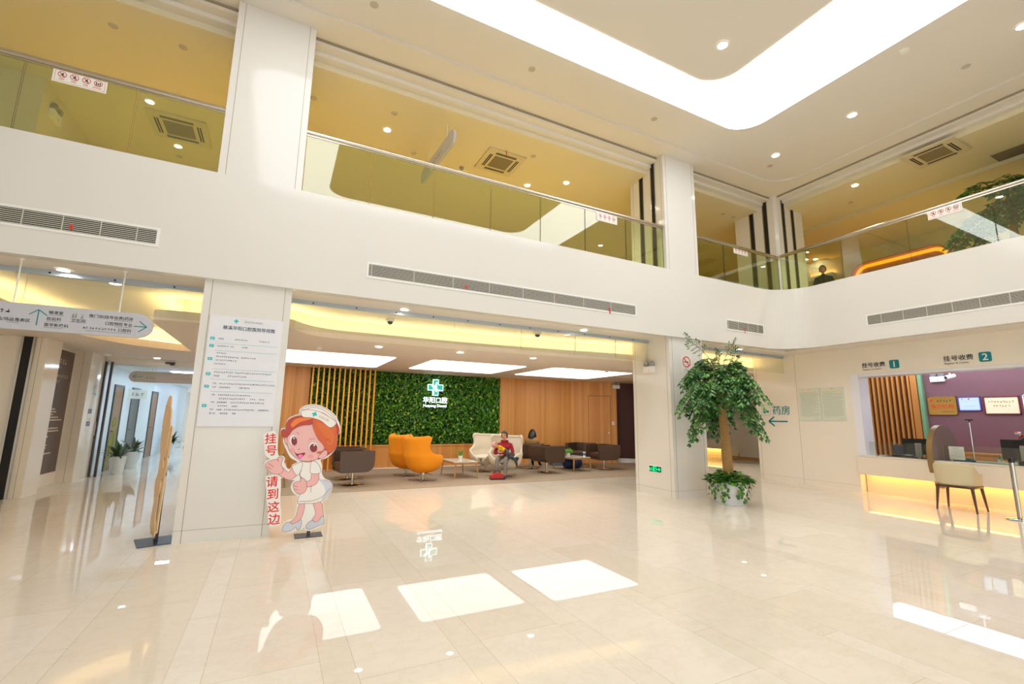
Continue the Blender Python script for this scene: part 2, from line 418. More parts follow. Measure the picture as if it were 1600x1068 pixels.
def shutter_tracks(b, face, pos, z0, z1):
    for q in pos:
        if face[0] == 'x': b.box(face[1]-.004, q-.05, z0, face[1]+.02, q+.05, z1, 2); b.box(face[1]-.012, q+.05, z0, face[1], q+.075, z1, 3); b.box(face[1]-.012, q-.06, z0, face[1], q-.05, z1, 3)
        else: b.box(q-.05, face[1]-.004, z0, q+.05, face[1]+.02, z1, 2); b.box(q+.05, face[1]-.012, z0, q+.075, face[1], z1, 3); b.box(q-.06, face[1]-.012, z0, q-.05, face[1], z1, 3)
b = MB().box(6.98, 6.72, 4.3, 7.92, 7.75, 7.24)
for x in (7.06, 7.84): b.box(x-.003, 6.7185, 4.6, x+.003, 6.72, 7.2, 1)
for q in (6.8, 7.66): b.box(6.9785, q-.003, 4.6, 6.98, q+.003, 7.2, 1)
shutter_tracks(b, ('x', 6.98), (7.02, 7.38), 4.3, 7.2)
struct('pillar_4', b, [GLOSSW, JOINT, DARK, STEEL])
b = MB().prism([(10.9, 6.74), (11.95, 6.74), (11.95, 7.9), (10.84, 7.9), (10.84, 6.8)], 4.3, 7.24)
shutter_tracks(b, ('x', 10.84), (7.02, 7.4), 4.3, 7.2); shutter_tracks(b, ('y', 6.74), (11.12, 11.5), 4.3, 7.2)
struct('pillar_5', b, [GLOSSW, JOINT, DARK, STEEL])
# ground floor, right: wall with the cashier opening
b = MB(); b.box(11.6, 5.82, 0, 11.95, 8.2, 3.18)
for q in (7.06, 8.12): b.box(11.5985, q-.003, 0, 11.6, q+.003, 3.18, 1)
b.box(11.5985, 5.82, .14, 11.6, 8.2, .143, 1)
struct('wall_right', b, [BEIGE, JOINT])
b = MB().box(11.6, -6.5, 2.58, 11.95, 5.82, 3.18)
struct('wall_right_header', b, BEIGE)
b = MB(); b.box(11.6, 5.66, .78, 12.0, 5.82, 2.58); b.box(11.62, -6.5, 2.52, 12.0, 5.82, 2.58)
struct('trim_3', b, mat('white_reveal', (232, 232, 240), .3))
MAROON = mat('maroon_wallcovering', (134, 92, 98), .7, noise=(140, (122, 82, 88)))
GREEN_EDGE = mat('green_edge_strip', (120, 160, 120), .5)
b = MB(); b.box(14.5, -6.5, 0, 14.6, 5.82, 3.0); struct('wall_cashier_rear', b, MAROON)
b = MB(); b.box(12.0, 7.3, 0, 14.6, 7.4, 3.0); struct('wall_cashier_side', b, WHITE)
struct('ceiling_cashier', MB().box(11.95, -6.5, 2.95, 14.6, 7.4, 3.02), WHITE)
struct('wall_cashier_door_side', MB().box(14.5, 5.82, 0, 14.6, 7.4, 3.0), mat('slat_backing', (92, 58, 30), .7))
# ground floor, far right: pharmacy alcove
b = MB().box(16.6, 7.4, 0, 16.7, 14.3, 3.2); struct('wall_pharmacy', b, WHITE)
b = MB().box(16.58, 8.0, 0, 16.6, 13.1, .12); struct('baseboard_pharmacy', b, mat('tan_baseboard', (196, 164, 120), .5))
b = MB().box(12.6, 14.2, 0, 16.7, 14.3, 3.2); struct('wall_pharmacy_rear', b, WHITE)
# lounge back wall
b = MB(); seg(b, 7.3, 13.9, -1.0, 13.9, 0, 2.8, -.1)
b = MB().box(-1.0, 13.9, 0, .76, 14.0, 2.8).box(6.58, 13.84, 0, 7.4, 14.0, 2.8)
b.box(.76, 13.99, 0, 6.58, 14.0, 2.8)
for x in (-.2, .3, 7.0): b.box(x-.002, 13.8985 if x < 1 else 13.8385, 0, x+.002, 13.9, 2.8, 1)
struct('wall_lounge', b, [WOOD, mat('wood_joint', (120, 74, 30), .7)])
b = MB()
seg(b, 7.4, 13.84, 9.2, 13.5, 0, 2.8, .1); seg(b, 9.2, 13.5, 10.75, 12.95, 0, 2.8, .1)
struct('wall_lounge_side', b, WOOD)
b = MB(); seg(b, 10.75, 13.6, 11.7, 12.9, 0, 2.8, .1); seg(b, 11.6, 11.0, 11.75, 13.0, 0, 2.8, -.08)
struct('wall_lounge_doorway', b, mat('dark_maroon', (92, 52, 48), .6))
b = MB(); seg(b, 10.85, 13.3, 11.45, 12.75, 0, .14, .03); struct('baseboard_doorway', b, WHITE)
struct('wall_lounge_rear', MB().box(-1.2, 14.0, 0, 12.6, 14.05, 3.2), WHITE)
# corridor and stepped wall on the far left
b = MB()
b.box(-7, 11.15, 0, -3.8, 11.75, 2.8); b.box(-7, 11.75, 0, -4.05, 13.25, 2.8); b.box(-7, 13.25, 0, -3.76, 14.25, 2.8)
for q in (-3.9,): b.box(q-.003, 11.1485, 0, q+.003, 11.15, 2.8, 1); b.box(q-.003, 13.2485, 0, q+.003, 13.25, 2.8, 1)
b.box(-4.12, 11.12, 0, -4.0, 11.16, 2.8, 2); b.box(-4.15, 11.11, 0, -4.12, 11.15, 2.8, 3); b.box(-4.0, 11.11, 0, -3.97, 11.15, 2.8, 3)
struct('wall_lift_lobby', b, [BEIGE, JOINT, DARK, STEEL])
COOLW = mat('cool_white_paint', (226, 230, 232), .35)
b = MB().box(-3.9, 14.25, 0, -3.8, 26, 2.75).box(-1.25, 14.0, 0, -1.15, 31, 2.75)
struct('wall_corridor', b, COOLW)
struct('wall_corridor_end', MB().box(-6.5, 31, 0, -1.1, 31.1, 2.8).box(-6.5, 26, 0, -3.8, 26.1, 2.8), mat('grey_paint', (196, 196, 190), .6))
struct('ceiling_corridor', MB().box(-6.5, 14.3, 2.62, -1.15, 31, 2.7), COOLW)
b = MB().box(-3.76, 14.2, 2.66, -1.15, 14.32, 2.8); struct('trim_4', b, CEIL)
# ------------------------------------------------------------------ balustrades
RAILM = mat('satin_handrail', (196, 188, 172), .25, metal=1.)
def balustrade(label, axis, fixed, cuts, z0=4.60, z1=5.545):
    t = thing('balustrade', label, 'balustrade', (0, 0, 0), 0, 'glass balustrades of the upper gallery')
    b = MB(); a0, a1 = cuts[0], cuts[-1]
    if axis == 'x': b.prism(rrect(fixed-.035, z1-.03, fixed+.035, z1+.03, .02, 3), a0, a1, 0, Matrix(((0, 0, 1, 0), (1, 0, 0, 0), (0, 1, 0, 0), (0, 0, 0, 1)))).box(a0, fixed-.012, z1-.05, a1, fixed+.012, z1-.028)
    else: b.prism(rrect(fixed-.035, z1-.03, fixed+.035, z1+.03, .02, 3), a0, a1, 0, Matrix(((1, 0, 0, 0), (0, 0, 1, 0), (0, 1, 0, 0), (0, 0, 0, 1)))).box(fixed-.012, a0, z1-.05, fixed+.012, a1, z1-.028)
    build('handrail', b, RAILM, t, smooth=40)
    for p, q in zip(cuts[:-1], cuts[1:]):
        g = MB(); h = .006
        if axis == 'x': vs = [(p+h, fixed-h, z0-.02), (q-h, fixed-h, z0-.02), (q-h, fixed+h, z0-.02), (p+h, fixed+h, z0-.02)]
        else: vs = [(fixed-h, q-h, z0-.02), (fixed-h, p+h, z0-.02), (fixed+h, p+h, z0-.02), (fixed+h, q-h, z0-.02)]
        vs += [(x, y_, z1-.04) for x, y_, _ in vs]
        g.add(vs, [(0, 1, 5, 4), (2, 3, 7, 6)], 0); g.add(vs, [(1, 2, 6, 5), (3, 0, 4, 7), (4, 5, 6, 7), (0, 3, 2, 1)], 1)
        build('glass_panel', g, [GGLASS, GEDGE], t)
    BAL.append(t)
    return t
BAL = []
balustrade('glass balustrade of the gallery bay over the hanging direction sign', 'x', 6.79, [-6.0, -4.98, -3.97, -2.95, -1.91, -.965])
balustrade('longest glass balustrade of the gallery, above the long wall vent', 'x', 6.79, [.045, .97, 1.97, 2.98, 3.97, 4.96, 5.96, 6.975])
balustrade('short glass balustrade between the two upper pillars near the gallery corner', 'x', 6.79, [7.925, 8.84, 9.85, 10.84])
balustrade('glass balustrade on the cashier side of the gallery, person behind it', 'y', 10.80, [-2.0, -.75, .45, 1.68, 2.9, 4.12, 5.33, 6.7])

# ------------------------------------------------------------------ smoke curtains of glass below the gallery
def smoke_curtain(label, x0, x1, cuts):
    t = thing('glass_smoke_curtain', label, 'glass curtain', (0, 0, 0), 0, 'hanging glass smoke curtains')
    b = MB().box(x0, 7.32, 3.12, x1, 7.38, 3.18)
    for i in range(int((x1-x0)/.62)):
        b.cyl((x0+.3+i*.62, 7.315, 3.15), (x0+.3+i*.62, 7.33, 3.15), .012, 8, m=1)
    build('rail', b, [ALU, DARK], t)
    cs = [x0]+cuts+[x1]
    for p, q in zip(cs[:-1], cs[1:]):
        g = MB(); vs = [(p+.003, 7.345, 2.73), (q-.003, 7.345, 2.73), (q-.003, 7.355, 2.73), (p+.003, 7.355, 2.73)]
        vs += [(x, y_, 3.13) for x, y_, _ in vs]
        g.add(vs, [(0, 1, 5, 4), (2, 3, 7, 6)], 0); g.add(vs, [(1, 2, 6, 5), (3, 0, 4, 7), (0, 3, 2, 1)], 1)
        build('glass_panel', g, [CGLASS, mat('pale_glass_edge', (190, 205, 200), .3)], t)
smoke_curtain('glass smoke curtain hanging over the passage beside the directory pillar', -6.0, -.95, [-4.6, -2.8])
smoke_curtain('glass smoke curtain hanging over the lounge opening', .05, 6.98, [1.3, 2.6, 3.9, 5.1, 6.1])
smoke_curtain('glass smoke curtain behind the top of the indoor tree', 7.93, 11.6, [9.2, 10.4])

# ------------------------------------------------------------------ wall vents
SLAT = mat('vent_slat', (206, 202, 188), .5)
def vent(label, axis, fixed, a0, a1, z0, z1, step, end_cap=True):
    t = thing('wall_vent', label, 'air vent', (0, 0, 0), 0, 'long slotted air vents')
    if axis == 'x': T = Matrix(((1, 0, 0, 0), (0, 1, 0, fixed), (0, 0, 1, 0), (0, 0, 0, 1)))
    else: T = Matrix(((0, 1, 0, fixed), (1, 0, 0, 0), (0, 0, 1, 0), (0, 0, 0, 1)))
    f = .03
    b = MB()
    for q in ((a0-f, z0-f, a1+f, z0), (a0-f, z1, a1+f, z1+f), (a0-f, z0, a0, z1), (a1, z0, a1+f, z1)): b.box(q[0], -.008, q[1], q[2], .002, q[3], 0, T)
    build('frame', b, WPLAS, t)
    build('backing', MB().box(a0, -.0015, z0, a1, .003, z1, 0, T), DARK, t)
    b = MB(); n = 8
    for i in range(n):
        z = z0+(z1-z0)*(i+.5)/n
        b.add([(a0, -.002, z-.001), (a1, -.002, z-.001), (a1, -.0075, z-.0075), (a0, -.0075, z-.0075), (a0, -.0075, z-.003), (a1, -.0075, z-.003), (a1, -.002, z+.004), (a0, -.002, z+.004)],
              [(0, 1, 2, 3), (3, 2, 5, 4), (4, 5, 6, 7)], 0, T)
    x = a0+.04
    while x < a1:
        b.box(x-.004, -.009, z0, x+.004, -.001, z1, 0, T); x += step
    build('grille', b, SLAT, t)
vent('long slotted vent under the longest glass balustrade, two red ribbons', 'x', 6.70, 1.02, 6.07, 3.51, 3.69, .63)
vent('slotted vent above the hanging direction sign', 'x', 6.70, -4.4, -1.49, 3.51, 3.69, .335)
vent('shortest slotted vent, above the indoor tree', 'x', 6.70, 8.70, 9.93, 3.51, 3.70, .33)
vent('slotted vent on the curved front over the cashier counter', 'y', 10.75, .6, 4.95, 3.50, 3.69, .37)
def ribbon(label, x, z, ln):
    b = MB(); y = 6.688
    b.add([(x-.012, y, z), (x+.012, y, z), (x+.016, y-.012, z-ln*.5), (x-.008, y-.012, z-ln*.5), (x+.02, y-.004, z-ln), (x+.002, y-.004, z-ln)], [(0, 1, 2, 3), (3, 2, 4, 5)])
    tag(build('ribbon', b, mat('red_ribbon', (226, 48, 40), .6), solid=.003), label, 'ribbon', 'red ribbons on the vents')
ribbon('red ribbon on the vent over the hanging direction sign', -2.27, 3.60, .07); ribbon('red ribbon at the middle of the long vent', 2.54, 3.60, .075)
ribbon('red ribbon near the far end of the long vent, hanging below it', 5.43, 3.58, .12); ribbon('red ribbon on the shortest vent above the tree', 9.26, 3.58, .12)

# ------------------------------------------------------------------ ceiling fittings
TRIMM = mat('lamp_trim', (240, 238, 230), .4)
def downlight(x, y, z, label, group, lamp=None, col=(1, .93, .82), r=.075, lit=True):
    t = thing('downlight', label, 'ceiling light', (x, y, z), 0, group)
    build('trim', MB().lathe([(r*.8, 0), (r*.85, -.008), (r*1.12, -.006), (r*1.15, 0)], 20), TRIMM, t, smooth=50)
    build('lens', MB().disc((0, 0, -.004), (0, 0, -1), r*.82, 20), LAMP if lit else GREYP, t)
    if lamp:
        l = bpy.data.lights.new('downlight_lamp', 'SPOT'); l.energy = lamp; l.color = col; l.spot_size = 2.0; l.spot_blend = .6; l.shadow_soft_size = .05
        lo = bpy.data.objects.new('downlight_lamp', l); COL.objects.link(lo); lo.parent = t; lo.location = (0, 0, -.03)
    return t
GA, GU, GS, GL = 'downlights of the high atrium ceiling', 'downlights of the upper gallery', 'downlights in the soffit under the gallery', 'downlights of the lounge ceiling'
for x, y, lb in ((5.66, 4.13, 'glowing downlight inside the white ceiling ring, by its rounded corner'), (9.2, 4.11, 'glowing downlight outside the ring, middle one of the row over the cashier side'),
                 (9.22, 5.63, 'glowing downlight outside the ring, the one by the gallery corner'), (9.19, 1.86, 'glowing downlight over the cashier side, cut by the frame edge')):
    downlight(x, y, 7.235, lb, GA, 45, r=.085)
WU = (1, .94, .70)
for x, y, lb in ((1.43, 8.31, 'lit gallery downlight beside the upper pillar, above the handrail'), (5.58, 8.35, 'lit gallery downlight further along, just above the handrail'),
                 (4.84, 8.89, 'lit gallery downlight low behind the handrail by the ceiling cassette'), (-2.49, 9.5, 'lit gallery downlight seen through the glass, beside the pale cassette'),
                 (-2.3, 10.94, 'lit gallery downlight seen through the glass, deepest in the nearest bay')):
    downlight(x, y, 6.945, lb, GU, 160, WU)
for x, y, z, lb in ((11.52, 5.25, 6.945, 'lit gallery downlight on the cashier side, by the curved corner'), (14.77, 3.79, 6.855, 'lit gallery downlight near the upstairs tree'),
                 ):
    downlight(x, y, z, lb, GU, 160, WU)
downlight(9.4, 12.6, 6.945, 'added unseen downlight deep behind the short bay by the gallery corner', GU, 260, WU)  # lamp hidden by the parapet, added to brighten the dark short bay
downlight(2.6, 13.2, 6.945, 'added unseen downlight deep behind the longest balustrade', GU, 160, WU)  # also added out of sight, lifts the light in the main bay
for x, y, lb in ((14.9, 8.3, 'first of two small lights over the person upstairs'), (15.07, 8.02, 'second of two small lights over the person upstairs'),
                 (15.56, 8.78, 'small light low beside the person upstairs, closer to the pillar'), (15.8, 8.6, 'small light just over the glow behind the person upstairs')):
    downlight(x, y, 6.945, lb, GU, None)
for x, y, lb in ((-2.44, 7.2, 'soffit downlight over the passage with the hanging sign'), (1.68, 7.14, 'soffit downlight over the near half of the lounge opening'), (5.11, 7.07, 'soffit downlight over the far half of the lounge opening'),
                 (9.6, 7.1, 'soffit downlight behind the top of the indoor tree')):
    downlight(x, y, 3.175, lb, GS, 18)
for x, y, lb in ((1.63, 8.85, 'lounge downlight between the luminous panels and the directory pillar'), (3.23, 8.73, 'lounge downlight before the middle luminous panel'), (4.92, 8.70, 'lounge downlight before the gap of the far panels')):
    downlight(x, y, 2.795, lb, GL, 65)
downlight(-2.7, 13.76, 2.795, 'small lit downlight over the corridor doorway', GL, 14)
downlight(-2.05, 7.62, 3.175, 'lit downlight seen just over the hanging direction sign', GS, None)
downlight(12.7, 9.1, 2.795, 'lit downlight in the pharmacy ceiling beside the tree crown', GL, 110)
downlight(13.3, 10.16, 2.795, 'lit downlight in the pharmacy ceiling behind the tree crown', GL, 110)
def luminous_panel(x0, y0, x1, y1, label):
    t = thing('luminous_panel', label, 'ceiling light', ((x0+x1)/2, (y0+y1)/2, 2.80), 0, 'luminous ceiling panels of the lounge')
    hx, hy = (x1-x0)/2, (y1-y0)/2
    build('frame', MB().prism(rrect(-hx-.02, -hy-.02, hx+.02, hy+.02, .14, 6), -.006, .0), WPLAS, t)
    build('diffuser', MB().prism(rrect(-hx, -hy, hx, hy, .13, 6), -.012, -.006), PANEL, t)
luminous_panel(-.4, 10.25, 2.3, 12.75, 'luminous ceiling panel over the brown chairs by the slat screen')
luminous_panel(3.12, 10.2, 5.62, 12.5, 'luminous ceiling panel over the orange and white armchairs')
luminous_panel(6.3, 10.0, 8.95, 12.35, 'luminous ceiling panel over the far group of brown chairs')
# round detectors and speakers
def puck(x, y, z, label, r=.06, h=.012, name='smoke_detector', cat='detector', m=None, group='small round ceiling fittings'):
    b = MB().lathe([(0, -h), (r*.55, -h), (r*.95, -h*.5), (r, 0)], 20)
    o = build(name, b, m or TRIMM, smooth=40); o.location = (x, y, z); tag(o, label, cat, group)
SPK = mat('speaker_mesh', (196, 188, 170), .7)
for x, y, z, lb in ((.73, 5.94, 7.24, 'round ceiling speaker above the upper pillar, cut near the frame top'), (3.3, 5.95, 7.24, 'round ceiling speaker beside the ring, middle of the edge row'), (6.02, 5.96, 7.24, 'round ceiling speaker beside the ring, nearest the second upper pillar'),
                    (9.52, 5.96, 7.24, 'round ceiling speaker at the gallery corner'), (9.5, 2.59, 7.24, 'pale round ceiling speaker over the cashier side'),
                    (-2.57, 7.74, 6.95, 'round fitting on the gallery ceiling by the frame edge'), (-1.74, 7.74, 6.95, 'round fitting on the gallery ceiling beside the upper pillar'),
                    (.1, 8.02, 6.95, 'round fitting half behind the upper pillar edge'), (1.44, 7.76, 6.95, 'small round fitting over a lit gallery downlight'), (4.36, 7.77, 6.95, 'small round fitting beyond the ceiling cassette'),
                    (10.17, 7.74, 6.95, 'first round fitting in the short gallery bay'), (10.58, 7.74, 6.95, 'second round fitting in the short gallery bay'), (12.37, 5.78, 6.95, 'round fitting on the cashier side gallery ceiling')):
    puck(x, y, z, lb, m=SPK, name='ceiling_speaker', cat='speaker')
puck(8.24, 2.89, 7.24, 'round detector with a dark ring over the cashier side', .075, .03)
puck(2.09, 8.86, 6.95, 'small round fitting behind the handrail by the hanging gallery sign', .06, .02, m=SPK)
puck(3.18, 8.9, 6.95, 'small dark camera dome before the ceiling cassette', .05, .06, 'dome_camera', 'camera', GREYP)
puck(-3.58, 13.53, 2.8, 'beige smoke detector over the corridor doorway', .07, .04)
puck(.62, 9.6, 2.8, 'smoke detector at the luminous panel by the directory pillar', .06, .05)
puck(7.9, 9.9, 2.8, 'smoke detector at the far luminous panel', .06, .05)
def dome(x, y, z, label):
    t = thing('dome_camera', label, 'camera', (x, y, z), 0, 'ceiling dome cameras')
    build('housing', MB().lathe([(.075, 0), (.075, -.045), (.055, -.06), (0, -.06)], 20), TRIMM, t, smooth=40)
    build('lens_dome', MB().lathe([(.05, -.058), (.046, -.085), (.03, -.105), (0, -.112)], 20), mat('smoked_dome', (40, 38, 36), .1), t, smooth=60)
dome(1.63, 7.95, 3.18, 'dome camera under the gallery, near the directory pillar'); dome(4.45, 7.7, 3.18, 'dome camera under the gallery, middle of the lounge opening')
dome(10.2, 7.6, 3.18, 'dome camera behind the tree top')
def cassette(x, y, z, label, s=.86, rz=0):
    t = thing('air_conditioner', label, 'air conditioner', (x, y, z), rz, 'ceiling cassette air conditioners'); h = s/2
    m_ = mat('cassette_plastic', (214, 204, 176), .5)
    build('panel', MB().prism(rrect(-h, -h, h, h, .02, 3), -.03, 0), m_, t, bevel=.008)
    g = MB().box(-h*.5, -h*.5, -.034, h*.5, h*.5, -.028)
    for i in range(9): g.box(-h*.5, -h*.5+i*h/9+.01, -.038, h*.5, -h*.5+i*h/9+.02, -.033)
    build('intake_grille', g, mat('cassette_grille', (142, 130, 104), .6), t)
    for k in range(4):
        M_ = Matrix.Rotation(k*PI/2, 4, 'Z')
        b = MB().box(-h*.55, h*.64, -.034, h*.55, h*.69, -.029, 0, M_).box(-h*.55, h*.73, -.034, h*.55, h*.78, -.029, 0, M_)
        build('air_slot', b, DARK, t)
    return t
cassette(3.84, 8.3, 6.948, 'ceiling cassette air conditioner above the longest balustrade'); cassette(11.5, 3.78, 6.948, 'ceiling cassette air conditioner over the cashier side gallery')
cassette(-2.15, 10.2, 6.948, 'ceiling cassette air conditioner seen through the nearest glass bay', .95)
o = build('ceiling_grille', MB().box(12.6, 2.3, 6.94, 13.04, 3.3, 6.95), mat('dark_ceiling_grille', (120, 110, 96), .6)); tag(o, 'dark rectangular ceiling grille beyond the cassette, at the frame edge', 'grille')
b = MB().add([(3.74, 7.82, 6.93), (3.76, 7.82, 6.93), (3.765, 7.80, 6.82), (3.745, 7.80, 6.82)], [(0, 1, 2, 3)])
tag(build('ribbon', b, mat('red_ribbon', (226, 48, 40), .6), solid=.003), 'red ribbon hanging from the ceiling cassette', 'ribbon', 'red ribbons on the vents')

# ------------------------------------------------------------------ warning stickers on the glass
PAPER = mat('white_sheet', (238, 240, 232), .4)
def sticker(par, axis, fixed, c, zc, w_=.50, h=.175):
    if axis == 'x': T = Matrix(((1, 0, 0, c), (0, 1, 0, fixed), (0, 0, 1, zc), (0, 0, 0, 1)))
    else: T = Matrix(((0, 1, 0, fixed), (-1, 0, 0, c), (0, 0, 1, zc), (0, 0, 0, 1)))
    t = build('warning_sticker', MB().box(-w_/2, -.002, -h/2, w_/2, 0, h/2, 0, T), PAPER, par, label='white safety sticker with red pictograms')
    r = MB(); k = MB(); e = -.0032
    def line(mb, x0, z0, x1, z1, th):
        d = Vector((x1-x0, z1-z0)).normalized(); n = Vector((-d.y, d.x))*th/2
        mb.add([(x0+n.x, e, z0+n.y), (x1+n.x, e, z1+n.y), (x1-n.x, e, z1-n.y), (x0-n.x, e, z0-n.y)], [(0, 1, 2, 3)], 0, T)
    def circ(mb, x, z, ro, ri):
        n = 24; vs = [(x+q*math.cos(2*PI*i/n), e, z+q*math.sin(2*PI*i/n)) for q in (ro, ri) for i in range(n)]
        mb.add(vs, [(i, (i+1) % n, n+(i+1) % n, n+i) for i in range(n)] if ri else [tuple(range(n))], 0, T)
    for (x0, z0, x1, z1) in ((-.23, -.07, -.23, .07), (.23, -.07, .23, .07), (-.23, .07, .23, .07), (-.23, -.07, .23, -.07)): line(r, x0, z0, x1, z1, .003)
    for i in range(4):
        x = -.165+i*.11
        circ(r, x, .018, .041, .034)
        if i < 3: line(r, x-.028, .046, x+.028, -.010, .007)
        for j in range(7 if i == 3 else 4): line(r, x-.024+j*.012-(.02 if i == 3 else 0), -.042, x-.016+j*.012-(.02 if i == 3 else 0), -.042, .012)
        if i == 3:
            for dx, hh in ((-.017, .04), (0, .026), (.018, .036)):
                circ(k, x+dx, .004+hh*.6, .007, 0); line(k, x+dx, -.012, x+dx, .002+hh*.5, .009)
        else:
            circ(k, x+.006, .034, .007, 0); line(k, x+.004, .028, x-.004, .008, .011); line(k, x-.002, .010, x+.014, -.008, .006); line(k, x-.004, .010, x-.018, -.004, .006); line(k, x-.018, .024, x+.018, .014, .005)
    build('red_marks', r, RED, t, recalc=False); build('pictogram', k, INK, t, recalc=False)
sticker(BAL[0], 'x', 6.782, -2.455, 5.425); sticker(BAL[1], 'x', 6.782, 5.49, 5.415); sticker(BAL[2], 'x', 6.782, 9.44, 5.46); sticker(BAL[3], 'y', 10.792, 3.53, 5.425)
# ------------------------------------------------------------------ lounge
tag(build('carpet', MB().prism([(-1.1, 9.84), (11.5, 9.84), (11.55, 11), (11.5, 12.7), (10.7, 12.92), (9.2, 13.47), (7.4, 13.80), (6.62, 13.82), (6.62, 13.69), (.74, 13.69), (.74, 13.82), (-1.1, 13.82)], .001, .006), mat('taupe_carpet', (170, 152, 130), .95, noise=(60, (156, 138, 116)))), 'grey-brown carpet covering the lounge floor', 'carpet')
LEAFW = leaf_mat('green_wall_leaf', (18, 66, 10), (92, 160, 42), (190, 208, 80), .2)
def green_wall():
    t = thing('green_wall', 'living wall of dense green leaves behind the lounge', 'green wall', (0, 0, 0))
    build('backing_board', MB().box(.77, 13.95, .66, 6.57, 13.99, 2.8), mat('dark_soil', (20, 34, 14), .9), t)
    rnd = random.Random(4); b = MB()
    for i in range(11500):
        x, z = rnd.uniform(.79, 6.55), rnd.uniform(.69, 2.79)
        big = x > 5.85+.12*math.sin(z*9)
        y = 13.92-abs(rnd.gauss(0, .055))-(.03*math.sin(x*5.1)*math.sin(z*6.3)); s = rnd.uniform(.028, .05)*(1.5 if big else 1)
        M_ = Matrix.Translation((x, y, z)) @ Matrix.Rotation(rnd.uniform(-.9, .9), 4, 'Z') @ Matrix.Rotation(rnd.uniform(-.5, 1.0), 4, 'X') @ Matrix.Rotation(rnd.uniform(-PI, PI) if not big else PI+rnd.uniform(-.5, .5), 4, 'Y')
        b.add([(0, 0, -s), (s*.62, -s*.25, 0), (0, 0, s*1.2), (-s*.62, -s*.25, 0), (0, .1*s, 0)], [(0, 1, 4), (1, 2, 4), (2, 3, 4), (3, 0, 4)], 0, M_)
    build('foliage', b, LEAFW, t, recalc=False)
    p = build('planter_ledge', MB().box(.76, 13.72, .62, 6.58, 13.9, .67), WOOD, t)
green_wall()
b = MB().box(.76, 13.74, .006, 6.58, 13.9, .62)
o = struct('wall_lounge_low', b, WOOD)
struct('baseboard_lounge', MB().box(-1.0, 13.83, 0, .76, 13.9, .03).box(.76, 13.70, 0, 6.58, 13.74, .03), WPLAS)
# slat screen in front of the left half
t = thing('slat_screen', 'row of thin amber wooden slats standing before the living wall', 'screen', (0, 0, 0))
AMB = wood_mat('amber_slat', (244, 172, 54), (230, 152, 36), (250, 184, 70))
for i in range(13):
    x = .80+i*.1375
    build('slat', MB().box(x-.02, 13.56, .006, x+.02, 13.66, 2.80), AMB, t, bevel=.004)
# logo of the hospital on the living wall
def cross_logo(mb, O, U, V, s, m=0, grow=0., e=0.):
    """plus sign whose arms are cut by a slanted swoosh; s = overall size"""
    O, U, V = Vector(O), Vector(U), Vector(V); a, h = .17, .5; g = grow
    P = [(-a-g, h+g), (a+g, h+g), (a+g, a+g), (h+g, a+g), (h+g, -a-g), (a+g, -a-g), (a+g, -h-g), (-a-g, -h-g), (-a-g, -a-g), (-h-g, -a-g), (-h-g, a+g), (-a-g, a+g)]
    N = U.cross(V)*e
    mb.add([O+N+U*(x*s)+V*(y*s) for x, y in P], [(0, 1, 2, 5, 6, 7, 8, 11), (11, 8, 9, 10), (2, 3, 4, 5)], m)
def swoosh(mb, O, U, V, s, m=0, e=0.):
    O, U, V = Vector(O), Vector(U), Vector(V); N = U.cross(V)*e
    def ribbon_(pts, w0):
        L_ = []; R_ = []
        for i, p in enumerate(pts):
            q = pts[min(i+1, len(pts)-1)]; r = pts[max(i-1, 0)]; d = Vector((q[0]-r[0], q[1]-r[1])).normalized()
            L_.append((p[0]-d.y*w0, p[1]+d.x*w0)); R_.append((p[0]+d.y*w0, p[1]-d.x*w0))
        k = len(pts); mb.add([O+N+U*(x*s)+V*(y*s) for x, y in L_+R_], [(i, i+1, k+i+1, k+i) for i in range(k-1)], m)
    ribbon_(spline([(-.24, .20), (-.08, .08), (.02, -.05), (.2, -.17), (.4, -.19)], 5, False), .035)
    ribbon_(spline([(-.3, .17), (-.16, 0), (-.14, -.25), (-.12, -.42)], 5, False), .03)
    ribbon_(spline([(.1, .34), (.02, .2), (.04, .05), (.0, -.1), (.06, -.28)], 5, False), .045)
    ribbon_([(-.1, .06), (.1, .02)], .03)
t = thing('illuminated_logo', 'illuminated teal cross logo with white lettering mounted on the living wall', 'sign', (0, 0, 0))
U, V = X_, Z_; O = (4.28, 13.62, 2.375)
b = MB(); cross_logo(b, O, U, V, .46, 0, .035); b2 = MB(); cross_logo(b2, O, U, V, .46, 0, 0, .012); b3 = MB(); swoosh(b3, O, U, V, .46, 0, .016)
LIT = emit_mat('lit_white_acrylic', (232, 246, 255), 3.2)
build('outline', b, LIT, t, solid=.02); build('emblem', b2, mat('lit_teal_acrylic', (0, 150, 130), .4, emit=(0, 170, 146), es=.9), t); build('swoosh', b3, LIT, t, recalc=False)
b = MB().text('华阳口腔', (4.28, 13.6, 1.92), U, V, .195, 'C', 0, .008).text('Huayang Dental', (4.28, 13.6, 1.785), U, V, .115, 'C', 0, .008)
build('lettering', b, LIT, t, recalc=False)
build('mounting_bar', MB().box(4.0, 13.64, 1.83, 4.56, 13.9, 1.85).box(4.26, 13.64, 2.0, 4.3, 13.9, 2.5), DARK, t)
